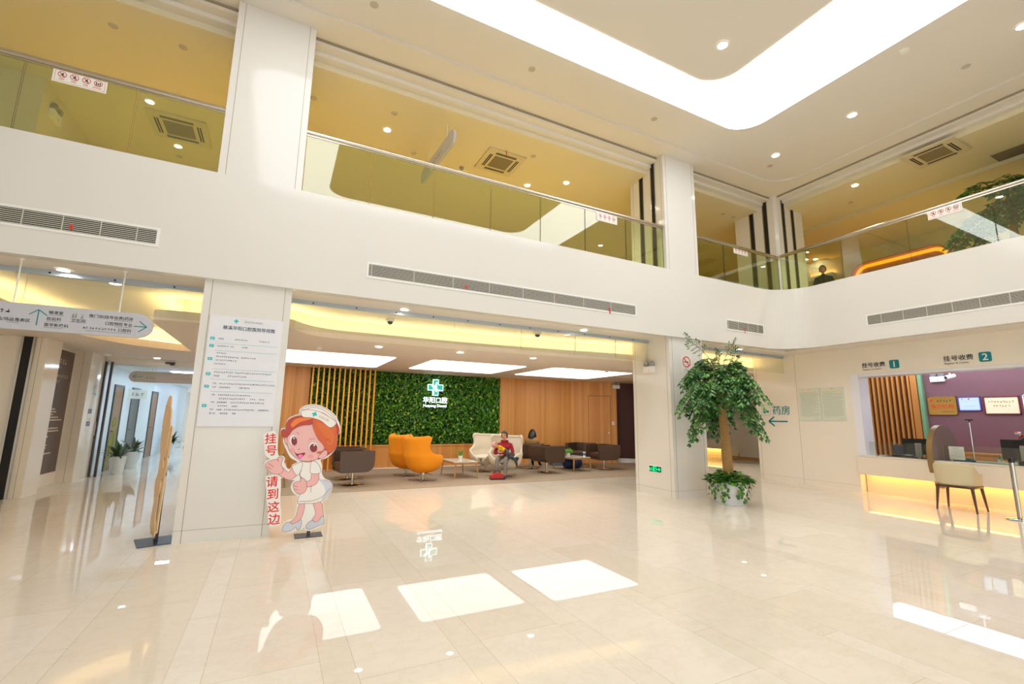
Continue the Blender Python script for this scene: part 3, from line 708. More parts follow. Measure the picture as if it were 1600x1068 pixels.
# door, switches, emergency light on the veneer wall
d = Vector((1.55, -.55)).normalized(); P0 = Vector((9.2, 13.5)); nrm = Vector((d.y, -d.x))
T = Matrix(((d.x, -d.y, 0, P0.x), (d.y, d.x, 0, P0.y), (0, 0, 1, 0), (0, 0, 0, 1)))       # along wall, into wall
b = MB().box(.62, -.012, .01, 1.40, .0, 2.30, 0, T)
o = struct('door_1', b, WOOD, bevel=.004)
b = MB().box(.605, -.004, 0, .62, .0, 2.315, 0, T).box(1.40, -.004, 0, 1.415, .0, 2.315, 0, T).box(.605, -.004, 2.30, 1.415, .0, 2.315, 0, T)
build('door_gap', b, mat('wood_joint', (120, 74, 30), .7), o)
b = MB().cyl(T @ Vector((1.33, -.01, 1.02)), T @ Vector((1.33, -.06, 1.02)), .014, 10).cyl(T @ Vector((1.33, -.055, 1.02)), T @ Vector((1.23, -.055, 1.02)), .01, 10).cyl(T @ Vector((1.33, -.012, 1.02)), T @ Vector((1.33, -.018, 1.02)), .03, 14)
build('door_handle', b, STEEL, o, smooth=40)
def emergency(loc, rz, label, s=1., hosts=None):
    """twin-head emergency lamp on a wall; front looks along local -Y"""
    t = thing('emergency_light', label, 'emergency light', loc, rz, 'twin-head emergency lights')
    build('case', MB().box(-.14*s, -.07*s, -.09*s, .14*s, 0, .04*s), WPLAS, t, bevel=.008)
    build('indicator', MB().disc((0.02*s, -.0715*s, -.05*s), (0, -1, 0), .012*s, 10), RED, t, recalc=False)
    for sx in (-1, 1):
        h = build('lamp_head', MB().lathe([(.0, .035), (.04, .03), (.062, .0), (.062, -.02), (.0, -.02)], 18, M=Matrix.Translation((sx*.075*s, -.045*s, .085*s)) @ Matrix.Rotation(-1.2, 4, 'X') @ Matrix.Rotation(PI, 4, 'X') @ Matrix.Scale(s, 4)), GREYP, t, smooth=40)
    return t
wang = math.atan2(d.y, d.x)
q = T @ Vector((1.62, -.002, 2.66)); emergency(q, wang, 'twin-head emergency light on the veneer wall above the flush door', .95)
def plate(name, loc, rz, w_, h, label, cat='switch', group=None):
    t = thing(name, label, cat, loc, rz, group)
    build('plate', MB().box(-w_/2, -.010, -h/2, w_/2, 0, h/2), WPLAS, t, bevel=.003)
    build('rocker', MB().box(-w_*.3, -.014, -h*.3, w_*.3, -.010, h*.3), mat('rocker_plastic', (222, 222, 218), .4), t)
q = T @ Vector((1.5, -.001, 1.36)); plate('light_switch', q, wang, .09, .12, 'white light switch beside the flush wooden door')
plate('power_socket', (7.05, 13.838, .52), 0, .15, .1, 'white double socket low on the veneer wall behind the seated visitor', 'socket')

# ------------------------------------------------------------------ egg armchairs
def egg_chair(col, cname, label, loc, rz, group):
    t = thing('egg_armchair', label, 'armchair', loc, rz, group)
    rows = [(.175, 180, .03, .0), (.18, 180, .14, .0), (.215, 180, .27, .01), (.28, 180, .375, .02), (.35, 172, .43, .03), (.43, 150, .46, .03), (.51, 132, .475, .02), (.57, 118, .475, .0),
            (.62, 96, .46, -.01), (.68, 80, .45, -.02), (.77, 74, .44, -.035), (.87, 77, .445, -.045), (.96, 84, .45, -.055), (1.02, 84, .435, -.06), (1.065, 74, .405, -.065)]
    b = MB(); n = 26; vs = []; fs = []
    for k, (z, ph, R, cx) in enumerate(rows):
        for i in range(n+1):
            a = math.radians(-ph+2*ph*i/n); edge_ = abs(i/n*2-1)**3
            zz = z + (.05*edge_ if 5 <= k <= 7 else 0) - (.03*(1-edge_) if k >= 13 else 0)
            r = R*(1+(.05*edge_ if k >= 10 else 0))
            vs.append((cx-r*math.cos(a), r*.96*math.sin(a), zz))
    for k in range(len(rows)-1):
        for i in range(n): fs.append((k*(n+1)+i, k*(n+1)+i+1, (k+1)*(n+1)+i+1, (k+1)*(n+1)+i))
    b.add(vs, fs)
    sh = build('shell', b, col, t, smooth=180, solid=.055, subsurf=1); sh.modifiers['thickness'].offset = -1
    build('seat_cushion', MB().ball((.06, 0, .40), (.36, .35, .075), 24, 10), col, t, smooth=180)
    s = MB().cyl((0, 0, .05), (0, 0, .19), .026, 14).cyl((0, 0, .15), (0, 0, .185), .07, 14)
    build('post', s, STEEL, t, smooth=40)
    s = MB()
    for k in range(4):
        a = PI/4+k*PI/2; c, q = math.cos(a), math.sin(a)
        s.prism([(0.02, -.028), (.33, -.014), (.33, .014), (0.02, .028)], .018, .04, 0, Matrix.Rotation(a, 4, 'Z'))
        s.cyl((c*.31, q*.31, 0), (c*.31, q*.31, .02), .016, 10)
    s.cyl((0, 0, .018), (0, 0, .06), .045, 16)
    build('star_base', s, STEEL, t, smooth=40)
    build('tilt_lever', MB().tube([(.05, -.05, .17), (.12, -.16, .14), (.14, -.2, .12)], .008, 8), STEEL, t)
    return t
ORANGE = mat('orange_wool', (252, 160, 12), .75, noise=(120, (246, 148, 4)))
CREAM = mat('cream_wool', (232, 222, 202), .8, noise=(120, (222, 210, 188)))
egg_chair(ORANGE, 'orange', 'orange egg armchair standing in front of the other orange one', (3.22, 10.95, .006), .38, 'orange egg armchairs')
egg_chair(ORANGE, 'orange', 'orange egg armchair half hidden behind the other orange one', (3.08, 11.95, .006), .3, 'orange egg armchairs')
egg_chair(CREAM, 'cream', 'cream egg armchair in which the person with the baby sits', (5.42, 11.0, .006), -2.25, 'cream egg armchairs')
egg_chair(CREAM, 'cream', 'empty cream egg armchair behind the seated person', (5.35, 12.15, .006), -2.3, 'cream egg armchairs')

# ------------------------------------------------------------------ brown tub chairs
LEATHER = mat('brown_leather', (84, 62, 48), .38, noise=(30, (76, 55, 42)))
def tub_chair():
    t = thing('tub_chair', 'brown leather tub chair nearest the slat screen, turned sideways', 'armchair', (0, 0, 0), 0, 'brown leather tub chairs')
    w_, d_, z0, z1 = .37, .36, .29, .73
    def side(y0, y1, fx, r):       # side profile with a rounded lower back corner, local front = +X
        p = [(fx, z0+.03), (fx, z1)] + [(-d_, z1)] + [(-d_+r-r*math.cos(a), z0+r-r*math.sin(a)) for a in (PI/2*i/8 for i in range(9))] + [(fx-.03, z0)]
        return p
    b = MB(); R = Matrix(((1, 0, 0, 0), (0, 0, 1, 0), (0, 1, 0, 0), (0, 0, 0, 1)))
    for s in (-1, 1): b.prism(side(0, 0, d_, .2), min(s*w_, s*(w_-.1)), max(s*w_, s*(w_-.1)), 0, R)
    p = [(-d_, z1), (-d_+.11, z1), (-d_+.12, z0+.06), (d_-.02, z0+.06), (d_-.02, z0)] + [(-d_+.2-.2*math.sin(a), z0+.2-.2*math.cos(a)) for a in (PI/2*i/8 for i in range(9))]
    b.prism(p, -w_+.09, w_-.09, 0, R)
    build('shell', b, LEATHER, t, bevel=.014, smooth=35)
    build('seat_cushion', MB().box(-d_+.12, -w_+.105, z0+.06, d_-.005, w_-.105, z0+.2), LEATHER, t, bevel=.03)
    build('post', MB().cyl((0, 0, .01), (0, 0, z0+.02), .028, 16), STEEL, t, smooth=40)
    build('round_base', MB().lathe([(0, .018), (.23, .016), (.24, .008), (.24, 0), (0, 0)], 32), CHROME, t, smooth=40)
    return t
tub = tub_chair(); tub.location = (1.60, 10.80, .006); tub.rotation_euler = (0, 0, PI+.12)
TG = 'brown leather tub chairs'
dup(tub, (1.64, 11.85, .006), PI-.05, 'brown leather tub chair half hidden behind the one nearest the slat screen', TG)
dup(tub, (6.88, 11.35, .006), .15, 'brown leather tub chair beside the far coffee table, empty, back to the armchairs', TG)
dup(tub, (6.95, 12.40, .006), .9, 'brown leather tub chair in which the long-haired person sits', TG)
dup(tub, (9.00, 11.50, .006), PI-.12, 'brown leather tub chair nearest the dark doorway', TG)
dup(tub, (8.80, 12.40, .006), PI+.5, 'brown leather tub chair half hidden behind the one by the dark doorway', TG)

# ------------------------------------------------------------------ coffee tables
TLEG = wood_mat('table_oak', (198, 150, 88), (176, 126, 66), (206, 160, 98))
def coffee_table():
    t = thing('coffee_table', 'low coffee table with pale top between the orange and cream armchairs', 'table', (0, 0, 0), 0, 'low coffee tables')
    hx, hy = .31, .52
    build('tabletop', MB().prism(rrect(-hx, -hy, hx, hy, .02, 3), .385, .40), mat('pale_glass_top', (226, 224, 212), .08), t, bevel=.003)
    b = MB()
    for s in (-1, 1):
        b.box(-hx+.02, s*(hy-.02)-.012, .34, hx-.02, s*(hy-.02)+.012, .385); b.box(s*(hx-.02)-.012, -hy+.02, .34, s*(hx-.02)+.012, hy-.02, .385)
    build('apron', b, TLEG, t)
    for sx in (-1, 1):
        for sy in (-1, 1):
            build('leg', MB().cyl((sx*(hx-.005), sy*(hy-.005), 0), (sx*(hx-.035), sy*(hy-.035), .385), .014, 12, .026), TLEG, t, smooth=40)
    return t
ct = coffee_table(); ct.location = (4.30, 11.40, .006)
dup(ct, (7.93, 11.65, .006), .04, 'low coffee table with pale top between the brown tub chairs', 'low coffee tables')
dup(ct, (-.02, 11.35, .006), 0, 'low coffee table mostly hidden behind the directory pillar', 'low coffee tables')
LEAFG = leaf_mat('house_plant_leaf', (46, 116, 28), (126, 178, 56), None, .4)
def strap_plant(parent, n, L_, w_, z, seed, m, droop=1.0, r0=.02, name='foliage'):
    rnd = random.Random(seed); b = MB()
    for i in range(n):
        a = 2*PI*i*.382+rnd.uniform(-.3, .3); el = rnd.uniform(.5, 1.35); ln = L_*rnd.uniform(.7, 1.1); c, s = math.cos(a), math.sin(a); pts = []
        for k in range(7):
            u = k/6; h = ln*(math.sin(el)*u-droop*.55*u*u*math.cos(el)); rr = r0+ln*(math.cos(el)*u+.18*u*u)
            wd = w_*math.sin(PI*min(.97, .12+u*.86))*.5
            pts.append(((c*rr-s*wd, s*rr+c*wd, z+h), (c*rr, s*rr, z+h-.15*wd), (c*rr+s*wd, s*rr-c*wd, z+h)))
        vs = [p for q in pts for p in q]; fs = []
        for k in range(6): fs += [(3*k, 3*k+1, 3*k+4, 3*k+3), (3*k+1, 3*k+2, 3*k+5, 3*k+4)]
        b.add(vs, fs)
    return build(name, b, m, parent, smooth=60, recalc=False)
def pot_plant(loc, label, kind, group='small potted plants on the coffee tables'):
    t = thing('potted_plant', label, 'plant', loc, 0, group)
    build('pot', MB().lathe([(0, 0), (.045, 0), (.058, .1), (.05, .1), (.045, .085), (0, .085)], 20), WPLAS, t, smooth=40)
    if kind == 'spiky': strap_plant(t, 18, .21, .028, .09, 3, LEAFG, .7)
    else:
        rnd = random.Random(8); b = MB()
        for i in range(120):
            v = Vector((rnd.gauss(0, 1), rnd.gauss(0, 1), rnd.uniform(-.1, 1))).normalized(); p = v*rnd.uniform(.07, .15)+Vector((0, 0, .11)); s = .035
            b.add([(0, 0, -s), (s*.6, s*.2, 0), (0, 0, s), (-s*.6, s*.2, 0)], [(0, 1, 2), (0, 2, 3)], 0, Matrix.Translation(p) @ v.to_track_quat('Y', 'Z').to_matrix().to_4x4() @ Matrix.Rotation(rnd.uniform(0, 6), 4, 'Y'))
        build('foliage', b, LEAFG, t, recalc=False)
    return t
pot_plant((4.38, 11.55, .406), 'spiky potted plant on the table between orange and cream armchairs', 'spiky')
pot_plant((7.78, 11.6, .406), 'bushy small potted plant on the far coffee table', 'bushy')
pot_plant((.16, 11.45, .406), 'spiky potted plant on the table behind the directory pillar', 'spiky')
t = thing('cup', 'white and blue paper cup standing on the far coffee table', 'cup', (8.14, 11.3, .406)); build('wall', MB().lathe([(0, 0), (.03, 0), (.042, .14), (.038, .14), (.028, .005), (0, .005)], 18), WPLAS, t, smooth=40); build('print', MB().lathe([(.0345, .04), (.0405, .11)], 18), mat('blue_print', (90, 110, 160), .5), t, smooth=40)
# storage box, travel bag, toy
t = thing('storage_box', 'blue-grey lidded plastic box against the veneer wall between the brown chairs', 'box', (8.25, 12.95, .006), -.1)
GB = mat('blue_grey_plastic', (104, 124, 138), .5)
build('body', MB().prism(rrect(-.22, -.16, .22, .16, .04), 0, .56), GB, t, bevel=.008); build('lid', MB().prism(rrect(-.24, -.18, .24, .18, .04), .56, .61), mat('dark_blue_grey', (84, 102, 118), .5), t, bevel=.01); build('front_panel', MB().box(-.17, -.164, .1, .17, -.16, .46), mat('blue_grey_panel', (116, 138, 152), .5), t)
t = thing('travel_bag', 'dark blue bag lying on the carpet under the far coffee table', 'bag', (8.2, 12.0, .006), .05)
BB = mat('blue_nylon', (44, 62, 108), .6, noise=(20, (30, 44, 84)))
b = MB().lathe([(0, -.31), (.09, -.31), (.14, -.27), (.155, -.1), (.158, .1), (.14, .27), (.09, .31), (0, .31)], 20, M=MX(0, 0, .155, 0, PI/2))
build('body', b, BB, t, smooth=180); build('handles', MB().tube(spline([(-.16, -.06, .29), (-.12, -.05, .39), (0, -.04, .43), (.12, -.05, .39), (.16, -.06, .29)], 4, False), .012), mat('dark_strap', (26, 28, 36), .7), t)
build('strap', MB().lathe([(.157, -.17), (.161, -.165), (.161, -.13), (.157, -.125)], 20, M=MX(0, 0, .155, 0, PI/2)).lathe([(.157, .17), (.161, .165), (.161, .13), (.157, .125)], 20, M=MX(0, 0, .155, 0, PI/2)), mat('dark_strap', (26, 28, 36), .7), t)
# slat curtain at the dark doorway
t = thing('slat_partition', 'vertical wooden slats beside the dark doorway, next to the far pillar', 'partition', (0, 0, 0))
for i in range(5): build('slat', MB().box(11.2+i*.02, 12.35-i*.17, .006, 11.29+i*.02, 12.42-i*.17, 2.8), WOODY, t, bevel=.003)
# ------------------------------------------------------------------ signs and lettering
def blocks(mb, P, U, V, n, em, m=0, rnd=random.Random(2)):
    """row of tiny ink marks for lettering too small to read"""
    P, U, V = Vector(P), Vector(U), Vector(V)
    for i in range(n):
        a = P+U*(i*em*1.06)
        for k in range(3):
            x0, x1 = rnd.uniform(0, .3), rnd.uniform(.6, .92); z = rnd.uniform(0, .8)
            mb.add([a+U*(x0*em)+V*(z*em), a+U*(x1*em)+V*(z*em), a+U*(x1*em)+V*((z+.14)*em), a+U*(x0*em)+V*((z+.14)*em)], [(0, 1, 2, 3)], m)
        x0 = rnd.uniform(.1, .7)
        mb.add([a+U*(x0*em), a+U*((x0+.13)*em), a+U*((x0+.13)*em)+V*(.9*em), a+U*(x0*em)+V*(.9*em)], [(0, 1, 2, 3)], m)
def line2(mb, P, a, b, U, V, th, m=0):
    P, U, V = Vector(P), Vector(U), Vector(V); a, b = Vector(a), Vector(b); d = (b-a).normalized(); n = Vector((-d.y, d.x))*th/2
    mb.add([P+U*p.x+V*p.y for p in (a+n, b+n, b-n, a-n)], [(0, 1, 2, 3)], m)
# directory board on the first pillar
t = thing('directory_board', 'white hospital directory board with blue heading mounted on the pillar', 'sign', (-.435, 6.747, 2.03))
build('board', MB().box(-.413, -.012, -.69, .413, 0, .69), mat('board_white', (228, 230, 234), .3), t, bevel=.002)
U, V = X_, Z_; e = -.0135
hb = MB().text('慈溪华阳口腔医院导视图', (.03, e, .525), U, V, .0535, 'C', 0, .012); build('heading', hb, NAVY, t, recalc=False)
b = MB(); cross_logo(b, (-.125, e, .635), U, V, .05); build('emblem', b, CYAN, t, recalc=False)
b = MB().text('慈溪华阳口腔医院', (.07, e, .625), U, V, .026, 'C'); build('hospital_name', b, GREYINK, t, recalc=False)
ink = MB(); rules = MB(); badge = MB(); num = MB()
for n_, z in zip('654321', (.395, .302, .137, -.05, -.205, -.44)):
    badge.prism(rrect(-.385, z-.018, -.335, z+.018, .012, 4), e-.0008, e, 0, Matrix(((1, 0, 0, 0), (0, 0, 1, 0), (0, 1, 0, 0), (0, 0, 0, 1))))
    num.text(n_+'F', (-.36, e-.0015, z-.011), U, V, .03, 'C')
for z in (.338, .245, .012, -.115, -.265): rules.box(-.32, e, z-.002, .37, e+.001, z+.002)
def row(z, *items):
    for x, q in items:
        if isinstance(q, int): blocks(ink, (x, e, z), U, V, q, .0195)
        else: ink.text(q, (x, e, z), U, V, .021, 'L', 0, .004)
row(.388, (-.30, '行政区'), (-.12, 7), (.15, 6)); row(.295, (-.30, 6), (-.16, '(VIP)'), (-.03, '手术室'))
row(.205, (-.30, 5)); row(.160, (-.30, 12), (-.03, 8)); row(.115, (-.30, 11)); row(.07, (-.31, 6))
row(-.035, (-.30, 10), (-.08, 20)); row(-.080, (-.30, '手术室'), (-.15, 10))
row(-.175, (-.30, 2), (-.23, 30)); row(-.220, (-.30, 2), (-.23, '口腔正畸专业'), (-.02, '儿童口腔专业'))
row(-.315, (-.30, 2), (-.23, 17)); row(-.360, (-.22, 14), (.12, 3), (.22, 3)); row(-.405, (-.30, 2), (-.23, '医学影像科'), (-.09, 18)); row(-.450, (-.22, 5), (-.07, '检验科'))
row(-.495, (-.30, 2), (-.23, '口腔科'), (-.15, 16), (.22, '口腔预防专业')); row(-.540, (-.30, '夜门诊'), (-.19, '挂号收费'), (-.06, '药房'))
build('directory_text', ink, NAVY, t, recalc=False); build('divider_rule', rules, mat('pale_teal_ink', (150, 206, 206), .6), t); build('floor_badge', badge, CYAN, t); build('floor_number', num, PAPER, t, recalc=False)
# hanging direction sign
t = thing('hanging_sign', 'long grey hanging direction sign with teal arrows, rounded end', 'sign', (0, 6.9, 2.525))
o_ = [(-4.3, -.148), (-1.60, -.148)]+[(-1.60+.165*math.cos(a), .148*math.sin(a)) for a in (-PI/2+PI*i/16 for i in range(1, 16))]+[(-1.60, .148), (-4.3, .148)]
build('panel', MB().prism(o_, -.02, .02, 0, Matrix(((1, 0, 0, 0), (0, 0, 1, 0), (0, 1, 0, 0), (0, 0, 0, 1)))), mat('sign_silver', (192, 193, 199), .35), t)
for x in (-3.9, -2.70, -1.78): build('suspension_rod', MB().cyl((x, 0, .148), (x, 0, .655), .008, 8).cyl((x, 0, .64), (x, 0, .655), .025, 12), WPLAS, t, smooth=40)
e = -.0215; b = MB()
for s, x, z, al, em in (('输液室', -2.39, .055, 'L', .042), ('检验科', -2.40, -.018, 'L', .042), ('医学影像科', -2.41, -.088, 'L', .042), ('卫生间', -2.13, -.018, 'C', .045),
                        ('夜门诊|挂号收费|药房', -1.635, .055, 'R', .043), ('口腔预防专业', -1.635, -.018, 'R', .043), ('口腔科', -1.635, -.088, 'R', .043), ('保健品/饰品售卖区', -2.53, -.058, 'R', .043)):
    build('lettering', MB().text(s, (x, e, z), U, V, em, al, 0, .012), mat('charcoal_ink', (62, 60, 62), .7), t, recalc=False)
blocks(b, (-2.79, e, .03), U, V, 2, .045); blocks(b, (-2.08, e, -.085), U, V, 11, .026)
g = MB()
for x, z, w_ in ((-2.39, .040, .13), (-2.40, -.033, .12), (-2.41, -.103, .16), (-1.81, .04, .17), (-1.80, -.033, .16), (-2.05, -.105, .41), (-2.72, -.074, .1)): g.box(x, e, z-.003, x+w_, e+.0006, z+.003)
for x in (-2.18, -2.155): g.lathe([(.004, 0), (.009, .02), (.004, .04), (.006, .052)], 8, (x, e, .03))
g.lathe([(.012, 0), (.004, .03), (.006, .04)], 8, (-2.10, e, .03))
build('small_lettering', b, mat('charcoal_ink', (62, 60, 62), .7), t, recalc=False); build('small_print', g, GREYINK, t)
b = MB()
for P_, pts in (((-2.475, e, 0), [((0, -.09), (0, .09)), ((-.075, .03), (0, .09)), ((.075, .03), (0, .09))]), ((-1.57, e, -.01), [((-.05, 0), (.075, 0)), ((.0, .065), (.075, 0)), ((.0, -.065), (.075, 0))])):
    for p, q in pts: line2(b, P_, p, q, U, V, .010)
build('arrow', b, TEAL, t, recalc=False)
# second hanging sign inside the corridor
t = thing('hanging_sign', 'beige hanging direction sign inside the corridor behind the glass door', 'sign', (0, 14.9, 2.40))
o_ = [(-3.30, -.14), (-1.4, -.14), (-1.4, .14), (-3.30, .14)]+[(-3.30-.15*math.cos(a), .14*math.sin(a)) for a in (PI/2-PI*i/12 for i in range(1, 12))]
build('panel', MB().prism(o_, -.02, .02, 0, Matrix(((1, 0, 0, 0), (0, 0, 1, 0), (0, 1, 0, 0), (0, 0, 0, 1)))), mat('sign_beige', (206, 190, 180), .4), t)
for x in (-2.98, -1.6): build('suspension_rod', MB().cyl((x, 0, .14), (x, 0, .22), .008, 8), WPLAS, t)
b = MB(); blocks(b, (-3.10, e, -.06), U, V, 3, .06); blocks(b, (-2.5, e, -.03), U, V, 11, .035); build('lettering', b, GREYINK, t, recalc=False)
b = MB()
for p, q in (((-.1, 0), (.1, 0)), ((-.1, 0), (-.02, .06)), ((-.1, 0), (-.02, -.06))): line2(b, (-3.27, e, 0), p, q, U, V, .012)
build('arrow', b, mat('grey_teal_ink', (70, 130, 140), .6), t, recalc=False)
# cashier header lettering, pharmacy sign, notices (all on the wall facing the hall)
UR = -Y_
def cashier_sign(y0, em, num_, yb, label):
    t = thing('counter_sign', label, 'sign', (11.6, 0, 0), 0, 'raised signs over the cashier counter')
    b = MB().text('挂号收费', (-.006, y0, 2.725), UR, V, em, 'L', 0, .004); build('lettering', b, INK, t, recalc=False, solid=.004)
    b = MB().text('Register & Cashier', (-.006, y0-.01, 2.655), UR, V, em*.43, 'L'); build('english_lettering', b, INK, t, recalc=False)
    p = rrect(-.085, -.09, .085, .09, .03, 5)
    build('badge', MB().prism([(y, z) for y, z in p], -.012, 0, 0, Matrix(((0, 0, 1, 0), (1, 0, 0, yb), (0, 1, 0, 2.745), (0, 0, 0, 1)))), TEAL, t)
    build('number', MB().text(num_, (-.0135, yb, 2.685), UR, V, .175, 'C', 0, .012), PAPER, t, recalc=False)
cashier_sign(5.55, .112, '1', 4.945, 'raised counter sign over the cashier opening ending with badge 1'); cashier_sign(4.13, .112, '2', 3.53, 'raised counter sign over the cashier opening ending with badge 2')
t = thing('pharmacy_sign', 'teal pharmacy sign with arrow lettered on the beige wall', 'sign', (11.6, 0, 0))
build('lettering', MB().text('药房', (-.005, 7.73, 1.70), UR, V, .245, 'L', 0, .004), TEAL, t, recalc=False, solid=.004)
b = MB()
for p, q in (((-.25, 0), (.25, 0)), ((-.25, 0), (-.1, .12)), ((-.25, 0), (-.1, -.12))): line2(b, (-.005, 7.60, 1.51), p, q, UR, V, .035)
build('arrow', b, TEAL, t, recalc=False, solid=.004)
b = MB()
for p, q in (((-.115, -.13), (.115, -.13)), ((-.115, .13), (.115, .13)), ((-.115, -.13), (-.115, .13)), ((.115, -.13), (.115, .13))): line2(b, (-.004, 7.91, 1.80), p, q, UR, V, .008)
build('icon_border', b, mat('pale_teal_line', (150, 190, 186), .6), t, recalc=False)
b = MB().prism(rrect(-.075, -.075, -.005, .01, .03, 5), -.006, -.002, 0, Matrix(((0, 0, 1, 0), (-1, 0, 0, 7.91), (0, 1, 0, 1.79), (0, 0, 0, 1)))).prism(rrect(.01, -.06, .08, .005, .03, 5), -.006, -.002, 0, Matrix(((0, 0, 1, 0), (-1, 0, 0, 7.91), (0, 1, 0, 1.79), (0, 0, 0, 1))))
build('icon', b, TEAL, t)
build('icon_cap', MB().prism(rrect(-.07, .012, -.01, .085, .03, 5), -.006, -.002, 0, Matrix(((0, 0, 1, 0), (-1, 0, 0, 7.91), (0, 1, 0, 1.79), (0, 0, 0, 1)))), mat('grey_line', (170, 190, 186), .6), t)
def notice(yc, label):
    t = thing('wall_notice', label, 'notice', (11.6, yc, 1.935), 0, 'framed notices on the beige wall')
    build('sheet', MB().box(-.02, -.255, -.385, 0, .255, .385), mat('notice_paper', (214, 220, 204), .3), t, bevel=.002)
    b = MB(); rnd = random.Random(int(yc*10))
    for i in range(26):
        z = .26-i*.022; s = .03 if rnd.random() < .3 else 0
        b.box(-.0215, -.22+(rnd.uniform(0, .2) if rnd.random() < .3 else 0), z-.004, -.0205, .22-s, z+.004)
    b.box(-.0215, -.22, -.352, -.0205, -.08, -.344)
    build('print', b, mat('grey_green_print', (186, 190, 168), .7), t)
    build('title_line', MB().box(-.0215, -.2, .285, -.0205, .22, .297), mat('orange_print', (230, 196, 140), .7), t); build('crest', MB().box(-.0215, -.03, .34, -.0205, .03, .36), mat('coral_print', (232, 180, 160), .7), t)
notice(6.76, 'framed printed notice on the beige wall, the one closer to the pharmacy sign'); notice(6.23, 'framed printed notice on the beige wall, the one closer to the cashier counter')
# no-smoking sign and exit sign on the second pillar
t = thing('no_smoking_sign', 'no-smoking sign on the far pillar, half behind the tree', 'sign', (7.45, 6.75, 2.66))
build('sheet', MB().box(-.16, -.004, -.2, .16, 0, .17), mat('clear_sticker', (228, 232, 224), .2), t)
b = MB(); n = 32; vs = [(q*math.cos(2*PI*i/n), -.0052, .03+q*math.sin(2*PI*i/n)) for q in (.115, .093) for i in range(n)]
b.add(vs, [(i, (i+1) % n, n+(i+1) % n, n+i) for i in range(n)]); line2(b, (0, -.0056, .03), (-.075, .075), (.075, -.075), U, V, .022)
build('red_ring', b, RED, t, recalc=False); build('cigarette', MB().box(-.07, -.005, .018, .06, -.0045, .038), INK, t)
build('tag_plate', MB().box(-.07, -.008, -.17, .03, -.004, -.10), mat('tag_grey', (206, 206, 210), .5), t)
t = thing('exit_sign', 'lit green emergency exit sign low on the side of the far pillar', 'exit sign', (6.98, 7.24, .515))
build('frame', MB().box(-.012, -.19, -.075, 0, .18, .075), WPLAS, t, bevel=.003)
build('face', MB().box(-.016, -.165, -.055, -.012, .165, .055), mat('exit_dark_green', (10, 62, 34), .4, emit=(0, 70, 40), es=.5), t)
EX = emit_mat('exit_glow', (20, 255, 150), 1.6); b = MB(); Pq = (-.0175, 0, 0)
for p, q, th in (((-.05, -.05), (-.05, .05), .012), ((.03, -.05), (.03, .05), .012), ((-.05, .048), (.03, .048), .01), ((.05, 0), (.11, 0), .02), ((-.02, .03), (-.03, .0), .025), ((-.03, .0), (-.005, -.045), .014), ((-.03, 0), (-.045, -.04), .012), ((-.02, .02), (.012, .008), .01)): line2(b, Pq, p, q, UR, V, th)
b.add([Vector(Pq)+UR*x+V*z for x, z in ((.105, .04), (.15, 0), (.105, -.04))], [(0, 1, 2)]); b.text('出口', (-.0175, .105, -.03), UR, V, .062, 'C', 0, .02)
build('running_figure', b, EX, t, recalc=False)
emergency((6.98, 7.29, 2.57), -PI/2, 'twin-head emergency light on the side of the far pillar, above the exit sign', 1.05)
# brown wall panel and door stickers on the far left
t = thing('wall_panel', 'dark brown wall panel with pale lines of lettering in the lift lobby', 'sign', (-4.05, 0, 0))
build('panel', MB().box(0, 11.9, .25, .012, 13.2, 2.74), mat('brown_panel', (86, 66, 54), .4), t)
b = MB(); UL = Y_
for z, y0, n_, em in ((2.45, 12.35, 4, .12), (2.35, 12.35, 5, .05), (2.17, 12.3, 9, .075), (2.05, 12.25, 5, .075), (1.95, 12.25, 3, .075)): blocks(b, (.0135, y0, z), UL, V, n_, em)
rnd = random.Random(5)
for i, w_ in enumerate((.6, .68, .55, .82, 1.0, 0, .35, .9, .95, .3, .5, .3, .38, .5, .48, 0, .75)):
    if w_: b.box(.012, 12.05, 1.52-i*.055, .0135, 12.05+w_, 1.545-i*.055)
build('lettering', b, mat('pale_lettering', (206, 190, 168), .6), t, recalc=False)
for z, lb in ((1.45, 'upper small purple and white door sticker by the sliding door'), (1.17, 'lower small purple and white door sticker by the sliding door')):
    t = thing('door_sticker', lb, 'sticker', (-3.76, 13.63, z), 0, 'door stickers')
    build('sheet', MB().box(0, -.11, -.1, .004, .11, .1), PAPER, t); build('purple_band', MB().box(.004, -.11, .0, .006, .11, .1), mat('purple_print', (104, 84, 120), .6), t)
    b = MB(); blocks(b, (.0065, -.07, .02), Y_, V, 2, .06); build('lettering', b, PAPER, t, recalc=False)
t = thing('wall_lettering', 'faint teal direction lettering above the purple door stickers', 'sign', (-3.758, 13.75, 1.95))
b = MB(); blocks(b, (0, -.1, .06), Y_, V, 2, .1)
for p, q in (((-.1, 0), (.12, 0)), ((.05, .05), (.12, 0)), ((.05, -.05), (.12, 0))): line2(b, (0, 0, -.06), p, q, Y_, V, .025)
build('arrow_and_text', b, mat('pale_teal', (90, 180, 190), .6), t, recalc=False)
t = thing('door_sign', 'small white sign sticking out from the corridor wall between the doors', 'sign', (-3.8, 16.6, 2.0))
build('panel', MB().box(0, -.01, -.13, .45, .01, .13), PAPER, t); b = MB(); blocks(b, (.06, -.0115, -.05), X_, V, 3, .1); build('lettering', b, GREYINK, t, recalc=False)
